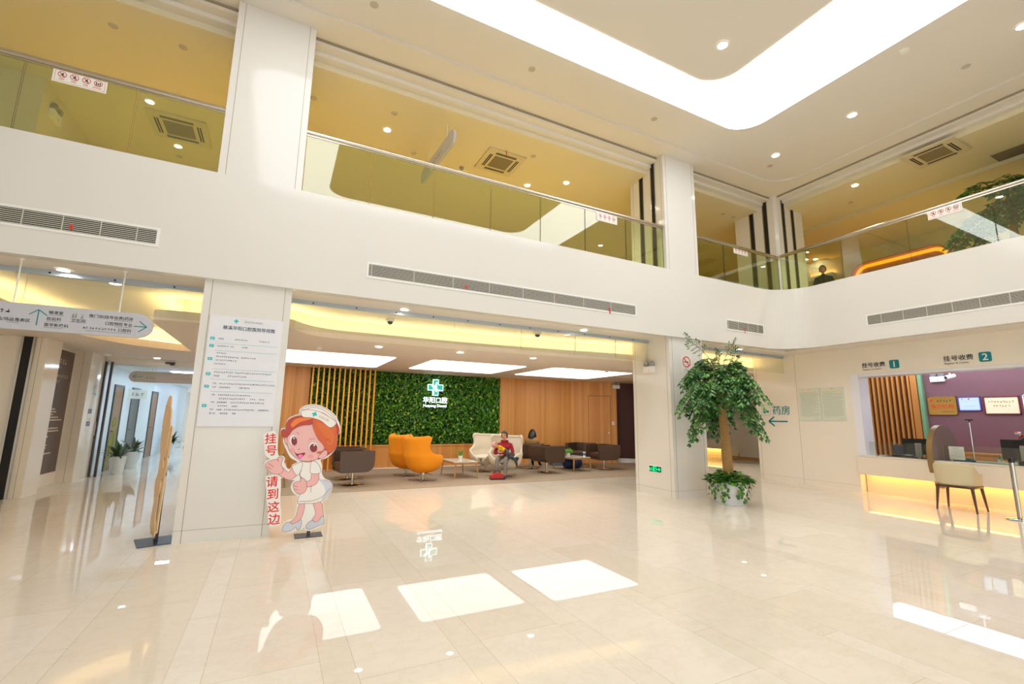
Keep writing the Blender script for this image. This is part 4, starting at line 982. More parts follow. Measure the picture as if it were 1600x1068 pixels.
def corridor_door(n_, y0, y1, m, handle=True):
    b = MB().box(-3.8, y0, 0.005, -3.785, y1, 2.14); o = struct('door_%d' % n_, b, m)
    f = MB().box(-3.8, y0-.07, 0, -3.775, y0, 2.2).box(-3.8, y1, 0, -3.775, y1+.07, 2.2).box(-3.8, y0, 2.14, -3.775, y1, 2.2); build('door_frame', f, mat('charcoal_frame', (58, 62, 72), .4), o)
    build('door_handle', MB().cyl((-3.785, y0+.08, 1.0), (-3.73, y0+.08, 1.0), .012, 8).cyl((-3.735, y0+.08, 1.0), (-3.735, y0+.2, 1.0), .01, 8), STEEL, o)
BRW = wood_mat('corridor_door_wood', (146, 102, 62), (124, 84, 48), (156, 112, 70), axis='Y')
corridor_door(2, 15.35, 16.05, BRW); corridor_door(3, 17.0, 17.75, mat('dark_lift_door', (44, 44, 48), .3)); corridor_door(4, 19.4, 20.15, BRW)
# sliding door posts and glass leaf
t = thing('sliding_door', 'glass sliding door with two dark posts at the corridor entrance', 'door', (0, 0, 0))
for x in (-3.74, -3.63): build('post', MB().box(x-.022, 14.14, 0, x+.022, 14.2, 2.68), mat('bronze_post', (66, 62, 62), .3, metal=.6), t)
g = MB().add([(-3.60, 14.17, .02), (-2.75, 14.17, .02), (-2.75, 14.17, 2.64), (-3.60, 14.17, 2.64)], [(0, 1, 2, 3)]); build('glass_leaf', g, CGLASS, t, recalc=False)
build('pull_handle', MB().tube([(-3.74, 14.12, .95), (-3.74, 14.09, 1.0), (-3.74, 14.09, 1.2), (-3.74, 14.12, 1.25)], .012, 8), STEEL, t)
t = thing('door_closer_sensor', 'small dark sensor over the corridor doorway', 'sensor', (-2.5, 14.18, 2.72)); build('body', MB().box(-.1, -.03, -.02, .1, 0, .03), BLACK, t); build('eye', MB().box(.0, -.032, -.05, .08, -.005, -.02), BLACK, t)
# lime line figure on the corridor door
t = thing('wall_decal', 'lime green line drawing of a standing figure on the corridor door', 'decal', (-3.775, 15.55, 0))
b = MB(); LM = mat('lime_ink', (168, 222, 20), .5)
def yz(pts): return [(0, y, z) for y, z in pts]
b.tube(yz([(.12+.10*math.cos(2*PI*i/20), 1.22+.13*math.sin(2*PI*i/20)) for i in range(20)]), .008, 6, closed=True)
b.tube(yz(spline([(.0, .35), (.02, .7), (.08, .98), (.14, 1.02), (.22, .9), (.28, .6), (.28, .3)], 5, False)), .008, 6)
b.tube(yz(spline([(-.02, .75), (-.14, .55), (-.2, .3), (-.16, .1), (-.05, .12)], 5, False)), .008, 6); b.tube(yz(spline([(-.2, .3), (-.12, .62), (-.02, .8)], 5, False)), .007, 6)
build('outline', b, LM, t, smooth=60)
# ------------------------------------------------------------------ printed nurse standee
NS = {'back':[(0.067,1.275),(0.074,1.322),(0.115,1.339),(0.125,1.404),(0.149,1.456),(0.21,1.488),(0.259,1.51),(0.262,1.559),(0.305,1.606),(0.393,1.633),(0.493,1.625),(0.598,1.579),(0.689,1.509),(0.737,1.437),(0.773,1.347),(0.776,1.266),(0.747,1.23),(0.754,1.141),(0.731,1.053),(0.677,0.983),(0.613,0.936),(0.564,0.925),(0.587,0.846),(0.59,0.757),(0.632,0.689),(0.702,0.652),(0.734,0.598),(0.72,0.513),(0.668,0.431),(0.622,0.391),(0.65,0.28),(0.663,0.178),(0.643,0.113),(0.581,0.085),(0.502,0.059),(0.454,0.071),(0.435,0.106),(0.413,0.083),(0.36,0.069),(0.268,0.056),(0.206,0.07),(0.175,0.113),(0.19,0.168),(0.255,0.211),(0.3,0.224),(0.325,0.304),(0.326,0.394),(0.325,0.486),(0.283,0.521),(0.241,0.59),(0.251,0.656),(0.28,0.685),(0.215,0.683),(0.126,0.718),(0.13,0.629),(0.138,0.431),(0.157,0.316),(0.164,0.17),(0.123,0.154),(0.045,0.148),(0.016,0.247),(0.017,0.326),(-0.011,0.441),(-0.038,0.637),(-0.047,0.744),(0.021,0.756),(-0.05,0.818),(-0.077,0.876),(-0.067,0.925),(-0.024,0.952),(-0.08,1.003),(-0.102,1.15),(-0.115,1.25),(-0.054,1.284),(0.007,1.284),(0.043,1.199),(0.063,1.0),(0.118,0.987),(0.145,0.953),(0.142,0.894),(0.187,0.826),(0.225,0.833),(0.237,0.875),(0.29,0.907),(0.207,0.96),(0.161,1.037),(0.123,1.114),(0.102,1.173),(0.107,1.207),(0.073,1.241)],'leg1':[(0.36,0.404),(0.414,0.4),(0.413,0.297),(0.383,0.201),(0.306,0.15),(0.266,0.174),(0.322,0.238),(0.342,0.319)],'leg2':[(0.518,0.393),(0.605,0.398),(0.637,0.297),(0.65,0.196),(0.591,0.159),(0.517,0.181),(0.551,0.254),(0.538,0.321)],'shoe1':[(0.186,0.123),(0.215,0.174),(0.262,0.186),(0.293,0.159),(0.351,0.179),(0.393,0.203),(0.397,0.134),(0.38,0.083),(0.355,0.085),(0.337,0.115),(0.281,0.079),(0.221,0.072),(0.192,0.09)],'shoe2':[(0.453,0.126),(0.484,0.166),(0.524,0.184),(0.55,0.162),(0.598,0.175),(0.634,0.227),(0.657,0.187),(0.655,0.128),(0.633,0.123),(0.579,0.105),(0.509,0.08),(0.465,0.09)],'dress':[(0.338,0.909),(0.419,0.898),(0.47,0.912),(0.504,0.849),(0.557,0.693),(0.634,0.669),(0.724,0.62),(0.707,0.514),(0.636,0.424),(0.54,0.392),(0.428,0.394),(0.335,0.405),(0.352,0.509),(0.393,0.532),(0.375,0.65),(0.332,0.745),(0.331,0.838)],'shade':[(0.56,0.679),(0.634,0.665),(0.721,0.616),(0.703,0.518),(0.638,0.433),(0.609,0.431),(0.648,0.517),(0.622,0.604)],'slv1':[(0.341,0.902),(0.279,0.882),(0.236,0.841),(0.287,0.75),(0.327,0.762),(0.35,0.854)],'slv2':[(0.454,0.909),(0.517,0.897),(0.564,0.826),(0.564,0.761),(0.459,0.762),(0.447,0.837)],'arm1':[(0.239,0.834),(0.296,0.754),(0.248,0.698),(0.206,0.691),(0.109,0.745),(0.082,0.788),(0.123,0.845),(0.198,0.782)],'hand1':[(0.126,0.848),(0.137,0.794),(0.092,0.766),(0.022,0.774),(-0.043,0.826),(-0.066,0.881),(-0.029,0.926),(0.053,0.944),(0.077,0.913),(0.062,0.957),(0.088,0.976),(0.123,0.965),(0.117,0.92),(0.108,0.879)],'arm2':[(0.471,0.758),(0.549,0.762),(0.552,0.659),(0.507,0.61),(0.419,0.597),(0.399,0.652),(0.461,0.68)],'hand2':[(0.379,0.7),(0.414,0.657),(0.425,0.58),(0.393,0.523),(0.33,0.518),(0.282,0.571),(0.265,0.642),(0.31,0.667),(0.342,0.662),(0.347,0.702)],'neck':[(0.393,0.924),(0.46,0.919),(0.456,0.878),(0.404,0.88)],'hairback':[(0.407,1.46),(0.645,1.409),(0.714,1.406),(0.76,1.32),(0.759,1.257),(0.736,1.222),(0.75,1.141),(0.722,1.053),(0.659,0.994),(0.579,0.951),(0.513,0.952),(0.477,1.196)],'face':[(0.149,1.198),(0.165,1.263),(0.254,1.343),(0.429,1.384),(0.488,1.263),(0.598,1.139),(0.605,1.041),(0.561,0.965),(0.482,0.925),(0.369,0.913),(0.27,0.958),(0.192,1.041),(0.158,1.122)],'ear1':[(0.117,1.199),(0.151,1.207),(0.175,1.113),(0.135,1.137)],'ear2':[(0.532,0.952),(0.555,1.003),(0.605,1.048),(0.636,1.03),(0.63,0.976),(0.583,0.945)],'bang1':[(0.07,1.274),(0.086,1.311),(0.107,1.315),(0.122,1.291),(0.121,1.37),(0.153,1.439),(0.242,1.482),(0.307,1.479),(0.448,1.46),(0.431,1.379),(0.301,1.36),(0.209,1.308),(0.167,1.239),(0.13,1.211),(0.09,1.223)],'bang2':[(0.431,1.379),(0.439,1.464),(0.542,1.426),(0.659,1.338),(0.713,1.374),(0.747,1.141),(0.716,1.053),(0.658,1.005),(0.632,1.044),(0.604,1.055),(0.558,1.007),(0.507,1.022),(0.585,1.045),(0.587,1.104),(0.51,1.193),(0.462,1.281)],'hi1':[(0.175,1.37),(0.229,1.443),(0.341,1.462),(0.416,1.449),(0.281,1.402),(0.203,1.339)],'hi2':[(0.475,1.39),(0.58,1.373),(0.682,1.284),(0.707,1.177),(0.668,1.103),(0.605,1.152),(0.642,1.174),(0.551,1.263)],'captop':[(0.284,1.56),(0.306,1.585),(0.394,1.615),(0.495,1.607),(0.6,1.561),(0.682,1.49),(0.717,1.413),(0.704,1.395),(0.569,1.512),(0.432,1.552),(0.333,1.556),(0.292,1.539)],'cap':[(0.286,1.553),(0.399,1.56),(0.517,1.533),(0.632,1.466),(0.718,1.399),(0.647,1.334),(0.526,1.422),(0.407,1.46),(0.303,1.472)],'eyew1':[(0.269,1.175),(0.267,1.146),(0.256,1.122),(0.238,1.109),(0.217,1.109),(0.196,1.123),(0.181,1.146),(0.174,1.176),(0.176,1.206),(0.187,1.23),(0.205,1.243),(0.226,1.243),(0.247,1.229),(0.262,1.205)],'eye1':[(0.265,1.167),(0.264,1.143),(0.256,1.124),(0.244,1.114),(0.229,1.114),(0.215,1.124),(0.204,1.144),(0.198,1.167),(0.2,1.191),(0.207,1.21),(0.22,1.221),(0.235,1.221),(0.249,1.21),(0.26,1.191)],'eh1':[(0.235,1.201),(0.233,1.194),(0.228,1.191),(0.222,1.194),(0.219,1.201),(0.221,1.209),(0.226,1.212),(0.232,1.209)],'eyew2':[(0.52,1.088),(0.516,1.061),(0.502,1.039),(0.479,1.027),(0.452,1.028),(0.428,1.04),(0.41,1.062),(0.402,1.089),(0.406,1.116),(0.42,1.138),(0.443,1.15),(0.469,1.149),(0.494,1.137),(0.512,1.115)],'eye2':[(0.511,1.077),(0.508,1.055),(0.497,1.037),(0.479,1.027),(0.459,1.027),(0.44,1.038),(0.425,1.056),(0.419,1.079),(0.422,1.101),(0.433,1.119),(0.451,1.129),(0.471,1.129),(0.49,1.118),(0.505,1.1)],'eh2':[(0.48,1.113),(0.478,1.104),(0.471,1.101),(0.464,1.104),(0.461,1.113),(0.463,1.121),(0.469,1.125),(0.477,1.121)],'mouth':[(0.248,1.027),(0.282,1.006),(0.369,1.019),(0.351,0.977),(0.318,0.949),(0.284,0.975)],'tongue':[(0.29,0.978),(0.314,1.002),(0.351,0.984),(0.321,0.952)],'ck1':[(0.248,1.052),(0.244,1.037),(0.231,1.028),(0.215,1.029),(0.2,1.038),(0.194,1.053),(0.198,1.068),(0.21,1.077),(0.227,1.077),(0.241,1.067)],'ck2':[(0.478,0.97),(0.472,0.956),(0.453,0.948),(0.429,0.949),(0.409,0.958),(0.4,0.972),(0.406,0.986),(0.425,0.995),(0.449,0.994),(0.47,0.985)],'nose':[(0.299,1.063),(0.299,1.056),(0.295,1.053),(0.292,1.056),(0.29,1.064),(0.291,1.071),(0.294,1.074),(0.297,1.071)]}
NL = {'brow1':[(0.243,1.275),(0.266,1.27),(0.283,1.246)],'brow2':[(0.403,1.176),(0.431,1.193),(0.468,1.189)],'f1':[(-0.049,0.859),(0.002,0.829)],'f2':[(-0.034,0.899),(0.03,0.856)],'f3':[(0.274,0.621),(0.315,0.603)],'f4':[(0.286,0.579),(0.326,0.565)],'capl':[(0.298,1.546),(0.396,1.591),(0.514,1.579),(0.638,1.499),(0.706,1.417)],'curl':[(0.605,1.152),(0.62,1.181),(0.649,1.178),(0.658,1.142)],'hem':[(0.346,0.426),(0.489,0.422),(0.616,0.465),(0.707,0.574)],'seam':[(0.346,0.803),(0.331,0.753),(0.364,0.701)],'pl':[(0.478,0.611),(0.475,0.527)],'smile':[(0.241,1.037),(0.252,1.023)]}
NC = {'c':[(-0.034,1.2),(-0.015,1.057),(0.028,0.68),(0.047,0.532),(0.07,0.379),(0.09,0.233)],'logo':[(0.443,1.506)],'cap1':[(0.495,1.496)],'cap2':[(0.614,1.409)]}

def standee():
    t = thing('nurse_standee', 'printed cut-out standee of a cartoon nurse with red lettering, beside the pillar', 'standee', (.35, 6.55, 0))
    F = lambda pts, e: [(x-.35, e, z) for x, z in pts]
    R2 = Matrix(((1, 0, 0, -.35), (0, 0, 1, 0), (0, 1, 0, 0), (0, 0, 0, 1)))
    build('board', MB().prism(spline(NS['back'], 3), 0, .012, 0, R2), mat('print_white', (240, 238, 232), .4), t, smooth=30)
    cols = dict(skin=(238, 184, 180), hair=(214, 96, 36), hairdark=(186, 62, 44), hi=(238, 126, 36), white=(240, 238, 232), shade=(206, 214, 226), line=(146, 38, 40), mouth=(150, 34, 40), tongue=(240, 130, 190), cheek=(240, 160, 164), eye=(138, 36, 38), hi2=(222, 108, 34))
    names = list(cols); ms = [mat('print_'+k, cols[k], .4) for k in names]; b = MB(); lay = [0]
    def shape(k, col, stroke=.0042):
        lay[0] += 1; e = -.0004*lay[0]; pts = spline(NS[k], 4)
        b.add(F(pts, e), [tuple(range(len(pts)))], names.index(col))
        if stroke: line(pts+[pts[0]], stroke, e-.0002)
    def line(pts, w_, e, col='line'):
        P = [Vector(p) for p in pts]; vs = []
        for i, p in enumerate(P):
            d = (P[min(i+1, len(P)-1)]-P[max(i-1, 0)]); d = d.normalized() if d.length else Vector((1, 0)); n = Vector((-d.y, d.x))*w_/2
            vs += [(p.x+n.x, p.y+n.y), (p.x-n.x, p.y-n.y)]
        b.add(F(vs, e), [(2*i, 2*i+1, 2*i+3, 2*i+2) for i in range(len(P)-1)], names.index(col))
    for k in ('leg1', 'leg2'): shape(k, 'skin')
    for k in ('shoe1', 'shoe2'): shape(k, 'shade')
    shape('neck', 'skin'); shape('dress', 'white'); shape('shade', 'shade', 0); shape('arm1', 'skin'); shape('hand1', 'skin'); shape('slv1', 'white'); shape('arm2', 'skin'); shape('slv2', 'white'); shape('hand2', 'skin')
    shape('hairback', 'hairdark'); shape('ear1', 'skin'); shape('face', 'skin'); shape('ear2', 'skin'); shape('ck1', 'cheek', 0); shape('ck2', 'cheek', 0)
    for k in '12': shape('eyew'+k, 'white', .002); shape('eye'+k, 'eye', 0); shape('eh'+k, 'white', 0)
    shape('mouth', 'mouth', .003); shape('tongue', 'tongue', 0); shape('nose', 'line', 0); shape('bang1', 'hairdark', .003); shape('bang2', 'hair', .003); shape('hi1', 'hi', 0); shape('hi2', 'hi2', 0); shape('captop', 'white'); shape('cap', 'white')
    e = -.0004*(lay[0]+1)
    for k, pts in NL.items(): line(spline(pts, 4, False), .004, e)
    build('printed_figure', b, ms, t, recalc=False)
    b = MB(); a = math.radians(-24); U_, V_ = Vector((math.cos(a), 0, math.sin(a))), Vector((-math.sin(a), 0, math.cos(a)))
    b2 = MB(); cross_logo(b2, (NC['logo'][0][0]-.35, e-.001, NC['logo'][0][1]), Vector((math.cos(-.4), 0, math.sin(-.4))), Vector((math.sin(.4), 0, math.cos(.4))), .06); build('cap_emblem', b2, CYAN, t, recalc=False)
    p, q = NC['cap1'][0], NC['cap2'][0]
    b.text('华阳口腔', ((p[0]+q[0])/2-.35, e-.001, (p[1]+q[1])/2-.012), U_, V_, .036, 'C', 0, .004); build('cap_lettering', b, mat('tan_ink', (214, 170, 130), .6), t, recalc=False)
    b = MB(); b2 = MB()
    for ch, (x, z) in zip('挂号请到这边', NC['c']):
        b2.text(ch, (x-.35, -.001, z-.052), Vector((1, 0, .05)), Vector((-.03, 0, 1)), .135, 'C', 0, .014)
    build('red_lettering', b2, RED, t, recalc=False)
    build('foot_plate', MB().box(-.02, -.10, 0, .30, .14, .008), mat('slate_plate', (70, 72, 76), .4, metal=.4), t)
    build('support_post', MB().box(.12, .016, .008, .16, .034, .9), mat('slate_plate', (70, 72, 76), .4, metal=.4), t)
    return t
standee()
def back_standee():
    t = thing('standee', 'cut-out standee seen edge-on from behind, tan back and black post, at the passage', 'standee', (-1.16, 6.95, 0), 1.84)
    R2 = Matrix(((1.1, 0, 0, -.36), (0, 0, 1, 0), (0, 1.045, 0, 0), (0, 0, 0, 1)))
    build('board', MB().prism(spline(NS['back'], 3), 0, .012, 0, R2), mat('tan_board', (230, 196, 152), .6), t, smooth=30)
    build('support_post', MB().box(-.03, -.045, .01, .02, -.004, 1.12), BLACK, t, bevel=.003)
    build('foot_plate', MB().box(-.22, -.2, 0, .22, .16, .01), mat('slate_blue_plate', (64, 76, 92), .4, metal=.3), t)
back_standee()
# ------------------------------------------------------------------ indoor tree and its planter
LEAFT = leaf_mat('tree_leaf', (34, 84, 36), (84, 138, 66), (120, 168, 80), .3)
LEAFI = leaf_mat('ivy_leaf', (30, 78, 26), (80, 140, 40), (150, 190, 60), .35)
BARK = mat('tan_bark', (176, 140, 84), .8, noise=(14, (140, 106, 60), (1, 1, 4)))
def leaflet(b, P, d, up, s, w_=.30):
    d = d.normalized(); r = d.cross(up); r = r.normalized() if r.length > 1e-6 else Vector((1, 0, 0)); n = r.cross(d)
    b.add([P, P+d*(s*.45)+r*(s*w_)-n*(s*.08), P+d*s-n*(s*.12), P+d*(s*.45)-r*(s*w_)-n*(s*.08), P+d*(s*.5)], [(0, 1, 4), (1, 2, 4), (2, 3, 4), (3, 0, 4)])
def tree_crown(parent, top, n, R, seed, yback=.5, xr=1., sprigs=True, leaf=.105):
    rnd = random.Random(seed); fol = MB(); br = MB()
    def pinna(P, d, ln, k, s):
        side = d.cross(Z_); side = side.normalized() if side.length > .01 else Vector((1, 0, 0))
        for j in range(k):
            u = (j+1)/k; q = P+d*(ln*u)+Vector((0, 0, -.22*ln*u*u))
            for sg in (-1, 1):
                dd = d*.45+side*sg*.8+Vector((0, 0, -.35+rnd.uniform(-.15, .15)))
                leaflet(fol, q, dd, Z_+Vector((rnd.uniform(-.3, .3), rnd.uniform(-.3, .3), 0)), s*rnd.uniform(.8, 1.15))
        leaflet(fol, P+d*ln+Vector((0, 0, -.22*ln)), d+Vector((0, 0, -.4)), Z_, s)
        br.tube([P, P+d*ln*.5+Vector((0, 0, -.055*ln)), P+d*ln+Vector((0, 0, -.22*ln))], .003, 4)
    for i in range(n):
        a = 2*PI*i*.381966+rnd.uniform(-.15, .15); lvl = rnd.random()
        ln = R*rnd.uniform(.7, 1.05)*(1 if lvl < .75 else .8); c, s_ = math.cos(a), math.sin(a)
        c *= xr if c > 0 else 1.1
        if s_ < 0: s_ *= .75
        if s_ > 0: s_ *= yback
        rise = .42+.80*lvl; drop = .22+.42*(1-lvl)
        base = Vector(top)+Vector((0, 0, -.05+.35*lvl)); pts = []
        for k in range(8):
            u = k/7; pts.append(base+Vector((c*ln*u, s_*ln*u, rise*math.sin(min(1, u*1.15)*PI*.62)*.62-drop*u*u*.85)))
        br.tube(pts, [.016-.0018*k for k in range(8)], 5)
        for k in range(2, 8):
            d0 = (pts[k]-pts[k-1]).normalized()
            for sg in (-1, 1):
                sd = d0.cross(Z_).normalized()*sg; dd = (d0*.6+sd*.75+Vector((0, 0, rnd.uniform(-.45, .05)))).normalized()
                if dd.x > 0: dd.x *= xr
                if dd.y > 0: dd.y *= yback
                pinna(pts[k], dd, .26*rnd.uniform(.7, 1.1), 4, leaf)
        pinna(pts[-1], (pts[-1]-pts[-2]).normalized(), .28, 5, leaf)
    if sprigs:
        for ex, ez, ey in ((-.95, .88, -.1), (.55, .95, .1), (-.35, .62, -.2), (.3, .55, -.1)):
            b0 = Vector(top)+Vector((.02, 0, .35)); mid = b0+Vector((ex*.25, ey*.3, ez*.55)); end = b0+Vector((ex, ey, ez)); pts = spline([tuple(b0), tuple(mid), tuple((mid+end)/2+Vector((0, 0, .06))), tuple(end)], 4, False)
            br.tube(pts, .006, 5)
            for k in range(7, len(pts)):
                for sg in (-1, 1):
                    d0 = (Vector(pts[k])-Vector(pts[k-1])).normalized(); dd = (d0*.7+d0.cross(Vector((0, -1, 0)))*sg*.6+Vector((0, rnd.uniform(-.4, .1), 0))).normalized()
                    pinna(Vector(pts[k]), dd, .16, 3, .06)
    build('branches', br, mat('green_twig', (110, 112, 60), .7), parent, smooth=60)
    return build('foliage', fol, LEAFT, parent, recalc=False)
def big_pot(parent, r, h):
    prof = [(0, 0), (r*.72, 0), (r*.76, .02), (r*.74, .05), (r*.86, h*.3), (r*1.0, h*.62), (r*1.02, h*.8), (r*.96, h*.95), (r*1.0, h), (r*.9, h), (r*.86, h*.85), (0, h*.85)]
    n = 48; b = MB(); vs = []; k = len(prof)
    for i in range(n):
        a = 2*PI*i/n; f = 1+.012*math.cos(a*16)
        vs += [(q*(f if .02 < z < h*.9 else 1)*math.cos(a), q*(f if .02 < z < h*.9 else 1)*math.sin(a), z) for q, z in prof]
    b.add(vs, [(i*k+j, ((i+1) % n)*k+j, ((i+1) % n)*k+j+1, i*k+j+1) for i in range(n) for j in range(k-1)])
    build('pot', b, mat('white_ceramic', (228, 230, 232), .25), parent, smooth=40)
    build('saucer', MB().lathe([(0, .0), (r*.86, 0), (r*.92, .025), (r*.86, .02), (0, .015)], 32), mat('white_ceramic', (228, 230, 232), .25), parent, smooth=40)
    build('soil', MB().lathe([(0, h*.9), (r*.88, h*.88)], 24), mat('potting_soil', (52, 38, 26), .9), parent)
def ivy(parent, r, h, seed, trails):
    rnd = random.Random(seed); b = MB()
    for i in range(420):
        a = rnd.uniform(0, 2*PI); q = r*math.sqrt(rnd.random())*1.12; z = h+.02+(1-(q/r/1.15)**2)*.19*rnd.uniform(.3, 1)
        d = Vector((math.cos(a), math.sin(a), rnd.uniform(-.5, .3))); leaflet(b, Vector((math.cos(a)*q, math.sin(a)*q, z)), d, Z_+Vector((rnd.uniform(-.5, .5), rnd.uniform(-.5, .5), 0)), rnd.uniform(.09, .13), .45)
    for a, ln in trails:
        c, s = math.cos(a), math.sin(a)
        for k in range(int(ln/.035)):
            z = h+.03-k*.035; q = r*1.06+rnd.uniform(.0, .06)-(.05*(1-z/h) if z < h else 0)
            aa = a+rnd.uniform(-.12, .12)
            leaflet(b, Vector((math.cos(aa)*q, math.sin(aa)*q, max(.04, z))), Vector((c*.5+rnd.uniform(-.6, .6), s*.5+rnd.uniform(-.6, .6), -.8)), Vector((c, s, .3)), rnd.uniform(.06, .095), .45)
    build('trailing_ivy', b, LEAFI, parent, recalc=False)
t = thing('potted_tree', 'tall indoor tree with umbrella crown in a white pot beside the far pillar', 'tree', (7.60, 6.02, 0))
big_pot(t, .30, .42); ivy(t, .32, .40, 3, [(-2.0, .3), (-1.75, .36), (-2.6, .3), (-2.9, .36), (3.0, .34), (-.9, .34), (-.6, .3), (-.3, .36), (-1.3, .12), (2.7, .3), (0, .3)])
pts = [(0, 0, .34), (-.01, 0, .7), (-.03, 0, 1.1), (-.05, 0, 1.45), (-.07, 0, 1.72)]
build('trunk', MB().tube(spline(pts, 4, False), [.098-.0018*i for i in range(17)], 16), BARK, t, smooth=60)
tree_crown(t, (-.07, 0, 1.72), 40, .95, 12, .42, .42)
# ------------------------------------------------------------------ cashier counter and what stands on it
CTR = mat('cream_counter', (232, 222, 204), .3)
t = thing('cashier_counter', 'long cream cashier counter with warm light under its front', 'counter', (0, 0, 0))
build('front_panel', MB().box(11.5, -3.0, .40, 11.56, 5.80, .78), CTR, t, bevel=.004)
build('countertop', MB().box(11.49, -3.0, .78, 12.35, 5.66, .80), CTR, t, bevel=.004)
build('plinth', MB().box(11.80, -3.0, 0, 11.86, 5.80, .40), CTR, t)
build('underside', MB().box(11.56, -3.0, .40, 11.80, 5.80, .42), CTR, t)
build('light_strip', MB().box(11.66, -3.0, .385, 11.70, 5.74, .398), emit_mat('kick_led', (255, 190, 84), 16), t)
build('desk_mat', MB().box(11.80, -3.0, .80, 12.34, 5.5, .806), mat('dark_mat', (48, 44, 44), .5), t)
def screen(y0, y1, label):
    t = thing('glass_screen', label, 'glass screen', (11.70, 0, 0), 0, 'low glass screens on the counter')
    g = MB(); vs = [(-.005, y0, .80), (.005, y0, .80), (.005, y1, .80), (-.005, y1, .80)]; vs += [(x, y, 1.10) for x, y, _ in vs]
    g.add(vs, [(3, 0, 4, 7), (1, 2, 6, 5)], 0); g.add(vs, [(0, 1, 5, 4), (2, 3, 7, 6), (4, 5, 6, 7)], 1)
    build('pane', g, [CGLASS, mat('bright_glass_edge', (200, 216, 214), .2)], t)
    b = MB()
    for y in (y0+.12, y1-.12): b.box(-.02, y-.02, .80, .02, y+.02, .84)
    build('clamp', b, STEEL, t)
screen(4.62, 5.62, 'low glass screen on the counter, between white reveal and rounded divider'); screen(-1.0, 4.36, 'low glass screen on the counter, beyond the rounded divider')
# rounded divider board standing through the counter
t = thing('counter_divider', 'tall stadium shaped taupe divider board at the cashier counter', 'divider', (12.02, 4.49, 0))
p = [(.56*math.cos(a), .90+.56*math.sin(a)) for a in (PI*i/24 for i in range(25))]+[(.56*math.cos(a), .76+.56*math.sin(a)) for a in (PI+PI*i/24 for i in range(25))]
R3 = Matrix(((1, 0, 0, 0), (0, 0, 1, 0), (0, 1, 0, .02), (0, 0, 0, 1)))
build('board', MB().prism(p, -.045, .045, 0, R3), mat('taupe_laminate', (128, 108, 98), .4), t, bevel=.004, smooth=30)
pe = [(.563*math.cos(a), .90+.563*math.sin(a)) for a in (PI*i/24 for i in range(25))]+[(.563*math.cos(a), .76+.563*math.sin(a)) for a in (PI+PI*i/24 for i in range(25))]
eb = MB(); n = len(pe)
eb.add([(x, -.046, z) for x, z in pe]+[(x, .046, z) for x, z in pe], [(i, (i+1) % n, n+(i+1) % n, n+i) for i in range(n)], 0, Matrix.Translation((0, 0, .02))); build('edge_band', eb, mat('bronze_band', (150, 122, 78), .35, metal=.3), t, smooth=30)
def monitor(y, label, z0=.806, s=1.):
    t = thing('monitor', label, 'monitor', (12.0, y, z0), 0, 'computer monitors on the counter')
    build('back_housing', MB().prism(rrect(-.27*s, .07, .27*s, .39*s, .015, 3), -.02, .02, 0, Matrix(((0, 0, 1, 0), (-1, 0, 0, 0), (0, 1, 0, 0), (0, 0, 0, 1)))), BLACK, t, bevel=.008)
    build('display', MB().box(.021, -.255*s, .085, .023, .255*s, .375*s), mat('screen_face', (30, 36, 48), .15), t)
    build('stand', MB().box(-.045, -.055, .0, -.018, .055, .30*s).cyl((-.047, 0, .06), (-.044, 0, .06), .022, 14), mat('monitor_grey', (150, 150, 146), .4), t, bevel=.004)
    build('foot', MB().prism(rrect(-.11, -.12, .11, .12, .03, 4), 0, .012), BLACK, t)
monitor(4.86, 'computer monitor seen from behind, at counter 1 before the slat wall'); monitor(3.32, 'computer monitor seen from behind, at counter 2 hiding the cashier', s=1.12)
DG = mat('dark_grey_plastic', (58, 58, 60), .45)
t = thing('desk_phone', 'dark desk phone beside the monitor of counter 1', 'phone', (11.95, 5.22, .806)); build('base', MB().box(-.08, -.09, 0, .1, .09, .05), DG, t, bevel=.01)
build('handset', MB().tube([(-.06, .0, .07), (0, .0, .085), (.08, .0, .07)], [.025, .016, .025], 8), BLACK, t, smooth=60)
t = thing('card_reader', 'small silver and black card reader at counter 1', 'card reader', (11.93, 5.03, .806)); build('body', MB().box(-.05, -.06, 0, .06, .06, .04), DG, t, bevel=.006); build('silver_top', MB().box(-.045, -.055, .04, .055, .055, .052), WPLAS, t, bevel=.004)
t = thing('office_chair', 'dark blue office chair back behind counter 1', 'chair', (12.75, 5.5, 0), PI)
build('backrest', MB().prism(rrect(-.24, .62, .24, 1.02, .06, 5), -.03, .03, 0, Matrix(((0, 0, 1, -.2), (1, 0, 0, 0), (0, 1, 0, 0), (0, 0, 0, 1)))), mat('slate_blue_fabric', (66, 72, 92), .8), t, bevel=.015); build('seat', MB().box(-.2, -.24, .44, .26, .24, .52), mat('slate_blue_fabric', (66, 72, 92), .8), t, bevel=.03)
build('post', MB().cyl((0, 0, .08), (0, 0, .44), .025, 12).box(-.24, -.03, .45, -.19, .03, .72), BLACK, t)
b = MB()
for k in range(5):
    a = 2*PI*k/5; b.tube([(0, 0, .1), (.28*math.cos(a), .28*math.sin(a), .06)], .02, 6); b.ball((.28*math.cos(a), .28*math.sin(a), .03), .03, 8, 6)
build('star_base', b, BLACK, t, smooth=50)
t = thing('sign_holder', 'white printed sheet in an upright acrylic holder on the counter by the divider', 'sign', (11.86, 4.22, .806))
build('sheet', MB().box(-.002, -.115, .02, .002, .115, .27), mat('bright_paper', (248, 248, 248), .5), t); b = MB(); rnd = random.Random(3)
b.box(-.0035, -.05, .235, -.002, .05, .245)
for i in range(8): b.box(-.0035, -.09, .21-i*.02, -.002, .09-rnd.uniform(0, .08), .214-i*.02)
